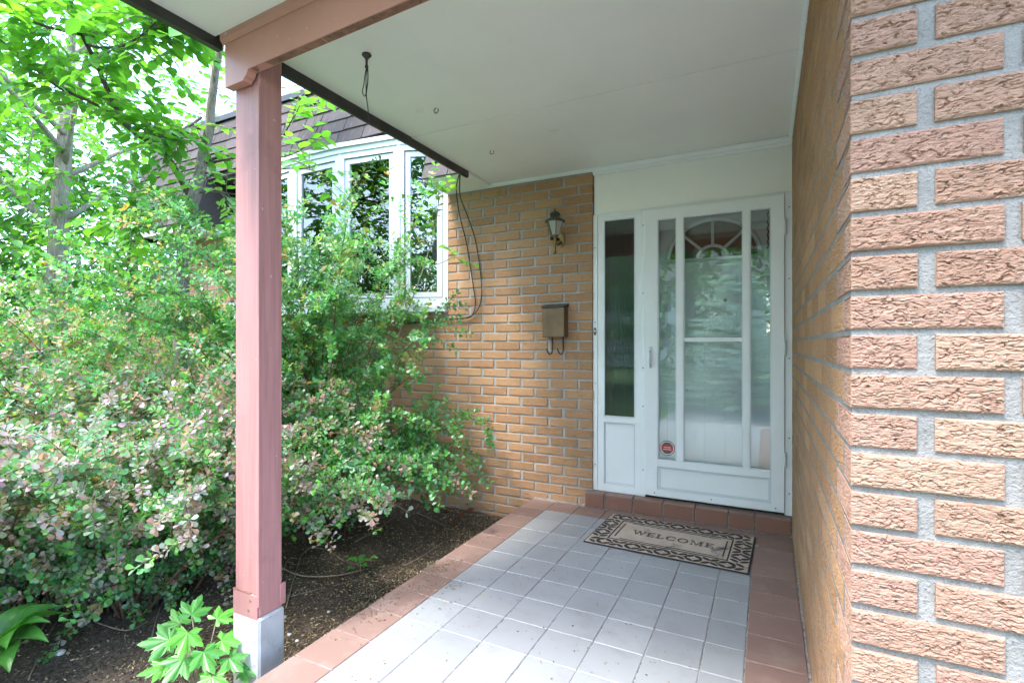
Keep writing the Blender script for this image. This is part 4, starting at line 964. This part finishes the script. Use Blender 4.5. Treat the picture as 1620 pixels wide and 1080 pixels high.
f_ = bpy.data.objects.new('needles', leaf_mesh('needles', [tuple(v_) for v_ in P], [tuple(v_) for v_ in A], [tuple(v_) for v_ in N], S, [tuple(v_) for v_ in C], 'needle', 'needle')); COL.objects.link(f_); f_.parent = spr_; f_['kind'] = 'stuff'
# house across the street
hs_ = Vector((-6, -24, GZ)); h2 = thing('street_house', 'pale two-storey house across the street behind the lawn trees', 'house', hs_)
MB().box(-11, 0, -30, -24, GZ - .1, 5).build('wall', 'stucco', h2); MB().prism([(-30.6, 4.9), (-23.4, 4.9), (-27, 7.4)], 'x', -11.5, .5).build('roof', 'roof_tiles', h2)
for x in (-9.5, -6.5, -3.0):
    for z in (.9, 3.0):
        wn = MB(); frame(wn, x, x + 1.5, z, z + 1.3, .1, -24.06, -23.95) if False else wn.box(x, x + 1.5, -24.0, -23.93, z, z + 1.3)
        wo = wn.build('window', 'vinyl', h2); MB().box(x + .1, x + 1.4, -23.93, -23.92, z + .1, z + 1.2).build('pane', 'dark_room', wo)
# neighbour seen past the corner
nb = thing('neighbour_house', 'neighbouring house with white fascia and reddish wall past the eave corner', 'house', (-14, 11, GZ))
MB().box(-19, -11.5, 9.2, 15, GZ - .1, 2.9).build('wall', 'pinkish', nb); MB().box(-19.4, -11.1, 8.8, 9.19, 2.9, 3.15).build('fascia', 'ceiling', nb); MB().prism([(8.8, 3.16), (15.4, 3.16), (12, 4.6)], 'x', -19.4, -11.1).build('roof', 'roof_tiles', nb)

# ------------------------------------------------------------------ small plants
def blade(L, W, arch, k=9, wfn=None, mat_tint=(.09, .30, .04), vein=.006):
    """a broad leaf, root at the origin, growing along +x, as a small curved sheet"""
    mb = MB(); vs = []; m_ = 6
    for i in range(k + 1):
        t = i / k; w_ = W * (math.sin(math.pi * min(1, t ** .75 * 1.0)) if wfn is None else wfn(t)); w_ = max(w_, .003)
        for j in range(m_ + 1):
            u = j / m_ * 2 - 1; vs.append((L * t * math.cos(arch * t * .5), u * w_, L * math.sin(arch) * (t - t * t * 1.25) + abs(u) * w_ * .38 - vein * (1 - abs(u)) + .0025 * math.sin(u * 16 + t * 3)))
    mb.add(vs, [(i * (m_ + 1) + j, (i + 1) * (m_ + 1) + j, (i + 1) * (m_ + 1) + j + 1, i * (m_ + 1) + j + 1) for i in range(k) for j in range(m_)])
    me = mb.mesh('leaf', 'leaf', smooth=True); a_ = me.color_attributes.new('tint', 'FLOAT_COLOR', 'POINT'); a_.data.foreach_set('color', list((*mat_tint, 1)) * len(mb.v)); return me
def orient(o, ax, nn):
    ax = Vector(ax).normalized(); nn = Vector(nn); nn = (nn - ax * nn.dot(ax)).normalized(); o.rotation_euler = Matrix((ax, nn.cross(ax), nn)).transposed().to_euler()
hb = onZ(-12, 1085, GZ + .01)
hosta = thing('hosta', 'hosta with broad glossy leaves at the edge of the flower bed', 'plant', hb)
hl = [blade(.21, .062, .9, mat_tint=c_) for c_ in ((.085, .29, .045), (.11, .34, .05), (.07, .25, .045))]
for i in range(16):
    a = R(360 * i / 16 + random.gauss(0, 8)); el = random.uniform(.35, .95); rad = Vector((math.cos(a), math.sin(a), el)); s_ = random.uniform(.75, 1.1)
    o = place('leaf', random.choice(hl), hosta, hb + Vector((math.cos(a) * .05, math.sin(a) * .05, .09 + .08 * el)), scale=(s_, s_, s_)); orient(o, rad, (-math.cos(a) * el, -math.sin(a) * el, 1))
st_ = MB()
for ch_ in list(hosta.children): st_.tube([hb + Vector((0, 0, -.02)), hb + ch_.location * .6 + Vector((0, 0, .02)), hb + ch_.location], .004, 5, False)
st_.build('stalks', 'twig', hosta)
# maple seedling
def palmate(s_, tint):
    lobes = [(0, 1.0), (52, .82), (-52, .82), (112, .5), (-112, .5)]; out_ = []
    key = []
    for a, r_ in sorted(lobes): key.append((a, r_))
    pts = [(-.02, .02)]
    res = []
    for i, (a, r_) in enumerate(key):
        for da, f_ in ((-21, .62), (-17, .76), (-12, .70), (-6, .86), (0, 1.0), (6, .86), (12, .70), (17, .76), (21, .62)): res.append((a + da * (1.25 if r_ < .6 else 1), r_ * f_))
        if i < 4: res.append(((a + key[i + 1][0]) / 2, .47 if abs(a + key[i + 1][0]) < 80 else .40))
    vs = [(0, 0, 0)] + [(s_ * r_ * math.cos(R(a)), s_ * r_ * math.sin(R(a)), s_ * (.10 * math.cos(R(a * 7)) * r_ - .16 * r_ * r_)) for a, r_ in res]
    mb = MB().add(vs, [(0, i, i + 1) for i in range(1, len(res))]); me = mb.mesh('leaf', 'leaf'); a_ = me.color_attributes.new('tint', 'FLOAT_COLOR', 'POINT'); a_.data.foreach_set('color', list((*tint, 1)) * len(mb.v)); return me
pm_ = [palmate(.095, c_) for c_ in ((.10, .36, .05), (.13, .42, .06), (.085, .31, .06))]
mbse = onZ(320, 1100, GZ + .01)
maple = thing('maple_seedling', 'maple seedling with pointed lobed leaves at the foot of the post', 'plant', mbse)
ms = MB(); camd = Vector((0, 0, CAM_H))
for (px, py, D, roll, s_) in [(303, 972, 2.02, 95, 1.0), (297, 1000, 1.97, -75, 1.1), (343, 978, 2.05, 60, .9), (268, 1012, 2.0, 195, 1.15), (322, 1030, 1.93, -40, 1.1), (292, 1040, 1.95, -110, 1.1), (362, 1040, 1.96, -30, .95), (372, 990, 2.08, 20, .8), (335, 1070, 1.88, -80, 1.2), (262, 1050, 1.98, 215, 1.0), (385, 1060, 1.98, 0, .8), (350, 1012, 2.0, 10, 1.0), (285, 985, 2.1, 140, .9)]:
    p = at(px, py, D); p.z = max(p.z, GZ + .04); o = place('leaf', random.choice(pm_), maple, p, scale=(s_, s_, s_))
    nn = ((camd - p).normalized() * .7 + Vector((0, 0, .8)) + uv() * .25).normalized()
    hx = Vector((_rt[0], _rt[1], 0)); hy = nn.cross(hx).normalized(); hx = hy.cross(nn); ax = hx * math.cos(R(roll)) + hy * math.sin(R(roll)); orient(o, ax, nn)
    ms.tube([mbse + Vector((0, 0, -.02)), mbse.lerp(p, .5) + Vector((0, 0, .03)), p], [.004, .003, .002], 5, False)
ms.build('stems', 'twig', maple)
# little weed on the mulch
wb = onZ(570, 900, GZ + .01); weed = thing('weed', 'small green weed sprouting from the bare mulch', 'plant', wb)
wl = blade(.055, .022, .4, 6, mat_tint=(.08, .34, .05))
for i in range(9):
    a = R(i * 137); o = place('leaf', wl, weed, wb + Vector((math.cos(a) * .03 * (i % 3), math.sin(a) * .03 * (i % 3), .02 + .006 * i))); orient(o, (math.cos(a), math.sin(a), .35), (0, 0, 1))
MB().tube([wb + Vector((0, 0, -.02)), wb + Vector((0, 0, .08))], .003, 5).build('stem', 'twig', weed)
# fallen twigs
def g3(px, py, up=.012):
    v_ = onZ(px, py, GZ); v_.z = soil_h(v_.x, v_.y) + up; return v_
for pp_, r_ in [([(443, 908), (478, 918), (530, 914), (575, 900)], .006), ([(452, 970), (470, 905), (482, 878), (515, 862)], .004), ([(486, 872), (515, 876), (545, 892)], .004), ([(562, 862), (600, 838), (620, 822)], .005), ([(640, 893), (668, 880), (702, 856)], .005), ([(690, 802), (730, 812), (788, 818)], .004),
             ([(460, 948), (500, 938), (565, 915)], .003), ([(500, 830), (560, 838), (600, 826)], .004), ([(445, 925), (455, 890), (470, 888)], .004), ([(660, 815), (700, 830), (708, 850)], .004), ([(235, 1030), (255, 960), (290, 900)], .004), ([(60, 1010), (95, 950), (120, 900)], .004), ([(150, 985), (200, 1000), (235, 985)], .004), ([(300, 905), (270, 940), (255, 960)], .003), ([(45, 1075), (75, 1010), (90, 985)], .0035)]:
    o = MB().tube(smooth([g3(a, b_, r_ + .006) for a, b_ in pp_], 5), [r_ * (1 - .5 * i / (5 * (len(pp_) - 1))) for i in range(5 * (len(pp_) - 1) + 1)], 5).build('fallen_twig', 'twig', None, True)
    tag(o, 'dry bent twig lying on the dark mulch', 'twig', 'fallen twigs on the mulch')
bl_ = leaf_mesh('fallen_leaf', [(0, 0, 0)], [(1, 0, 0)], [(0, 0, 1)], [1], [(.16, .05, .03)], 'ovate')
for (px, py) in [(722, 808), (738, 812), (728, 822), (748, 806), (700, 812), (715, 830), (742, 824), (285, 1058), (210, 935), (240, 945)]:
    p = g3(px, py, .02); o = place('fallen_leaf', bl_, None, p, (random.gauss(0, .5), random.gauss(0, .5), random.random() * 6.28), (.075,) * 3); tag(o, 'curled reddish brown dead leaf on the mulch', 'leaf', 'dead leaves on the mulch')
for (px, py, r_) in [(448, 982, .018), (458, 1003, .012), (470, 1010, .010), (95, 1035, .022), (520, 968, .009)]:
    p = g3(px, py, r_ * .3); mb = MB(); mb.lathe([(r_ * .3, -r_ * .6), (r_ * .8, -r_ * .3), (r_, 0), (r_ * .75, r_ * .35), (r_ * .3, r_ * .5)], p, 9); o = mb.build('pebble', 'quartz', None, True); tag(o, 'pale rounded pebble lying on the dark mulch', 'pebble', 'pebbles on the mulch')
# mulch crumbs, seed husks, and litter on the tiles: nobody could count them
def crumbs(name, label, pts, size, cols, mat='needle', tilt=.5):
    A = rng.normal(0, 1, (len(pts), 3)); A[:, 2] *= .25; N = rng.normal(0, tilt, (len(pts), 3)); N[:, 2] += 1
    S = rng.uniform(size[0], size[1], len(pts)); C = np.array(cols)[rng.integers(0, len(cols), len(pts))] * rng.uniform(.6, 1.3, (len(pts), 1))
    o = bpy.data.objects.new(name, leaf_mesh(name, pts, A, N, S, C, 'chip', mat)); COL.objects.link(o); tag(o, label, name.split('_')[-1], kind='stuff'); return o
TEMPL['chip'] = (np.array([(0, .12, 0), (0, -.12, 0), (.5, -.2, .1), (1, 0, .02), (.5, .2, .1)]), [(0, 1, 2, 4), (2, 3, 4)])
pts = []
for _ in range(26000):
    x = -1.63 - abs(random.gauss(0, 1.0)) if random.random() < .75 else random.uniform(-4.5, -1.64); y = random.uniform(.4, 3.58)
    if x < -5: continue
    if noise.noise((x * 1.7, y * 1.7, 5)) < random.uniform(-.6, .3): continue
    pts.append((x, y, soil_h(x, y) + .003))
for _ in range(16000):
    x = -1.63 - abs(random.gauss(0, .55)); y = random.uniform(1.2, 3.55)
    if noise.noise((x * 2.3, y * 2.3, 9)) < random.uniform(-.7, .4): continue
    pts.append((x, y, soil_h(x, y) + .004))
crumbs('bark_mulch', 'pale seed husks and bark crumbs scattered over dark mulch', pts, (.007, .019), [(.36, .29, .17), (.26, .20, .12), (.14, .09, .06), (.42, .36, .24), (.05, .035, .025), (.05, .035, .025)])
pts = []
for (px, py, n_, s_) in [(690, 905, 160, .05), (660, 930, 170, .06), (712, 892, 120, .04), (724, 925, 60, .03), (600, 960, 120, .06), (560, 975, 60, .06), (780, 850, 30, .05), (860, 905, 14, .05), (870, 880, 12, .08)]:
    c0 = onZ(px, py, .002)
    for _ in range(n_):
        p = (c0.x + random.gauss(0, s_), c0.y + random.gauss(0, s_ * 1.3), .0025)
        if p[0] > -1.61: pts.append(p)
for _ in range(700): pts.append((random.uniform(-1.6, -.1), random.uniform(1.0, 3.5), .0025))
crumbs('tile_litter', 'tiny dry plant litter scattered over the porch tiles', pts, (.004, .013), [(.30, .22, .12), (.10, .06, .04), (.20, .13, .07)])
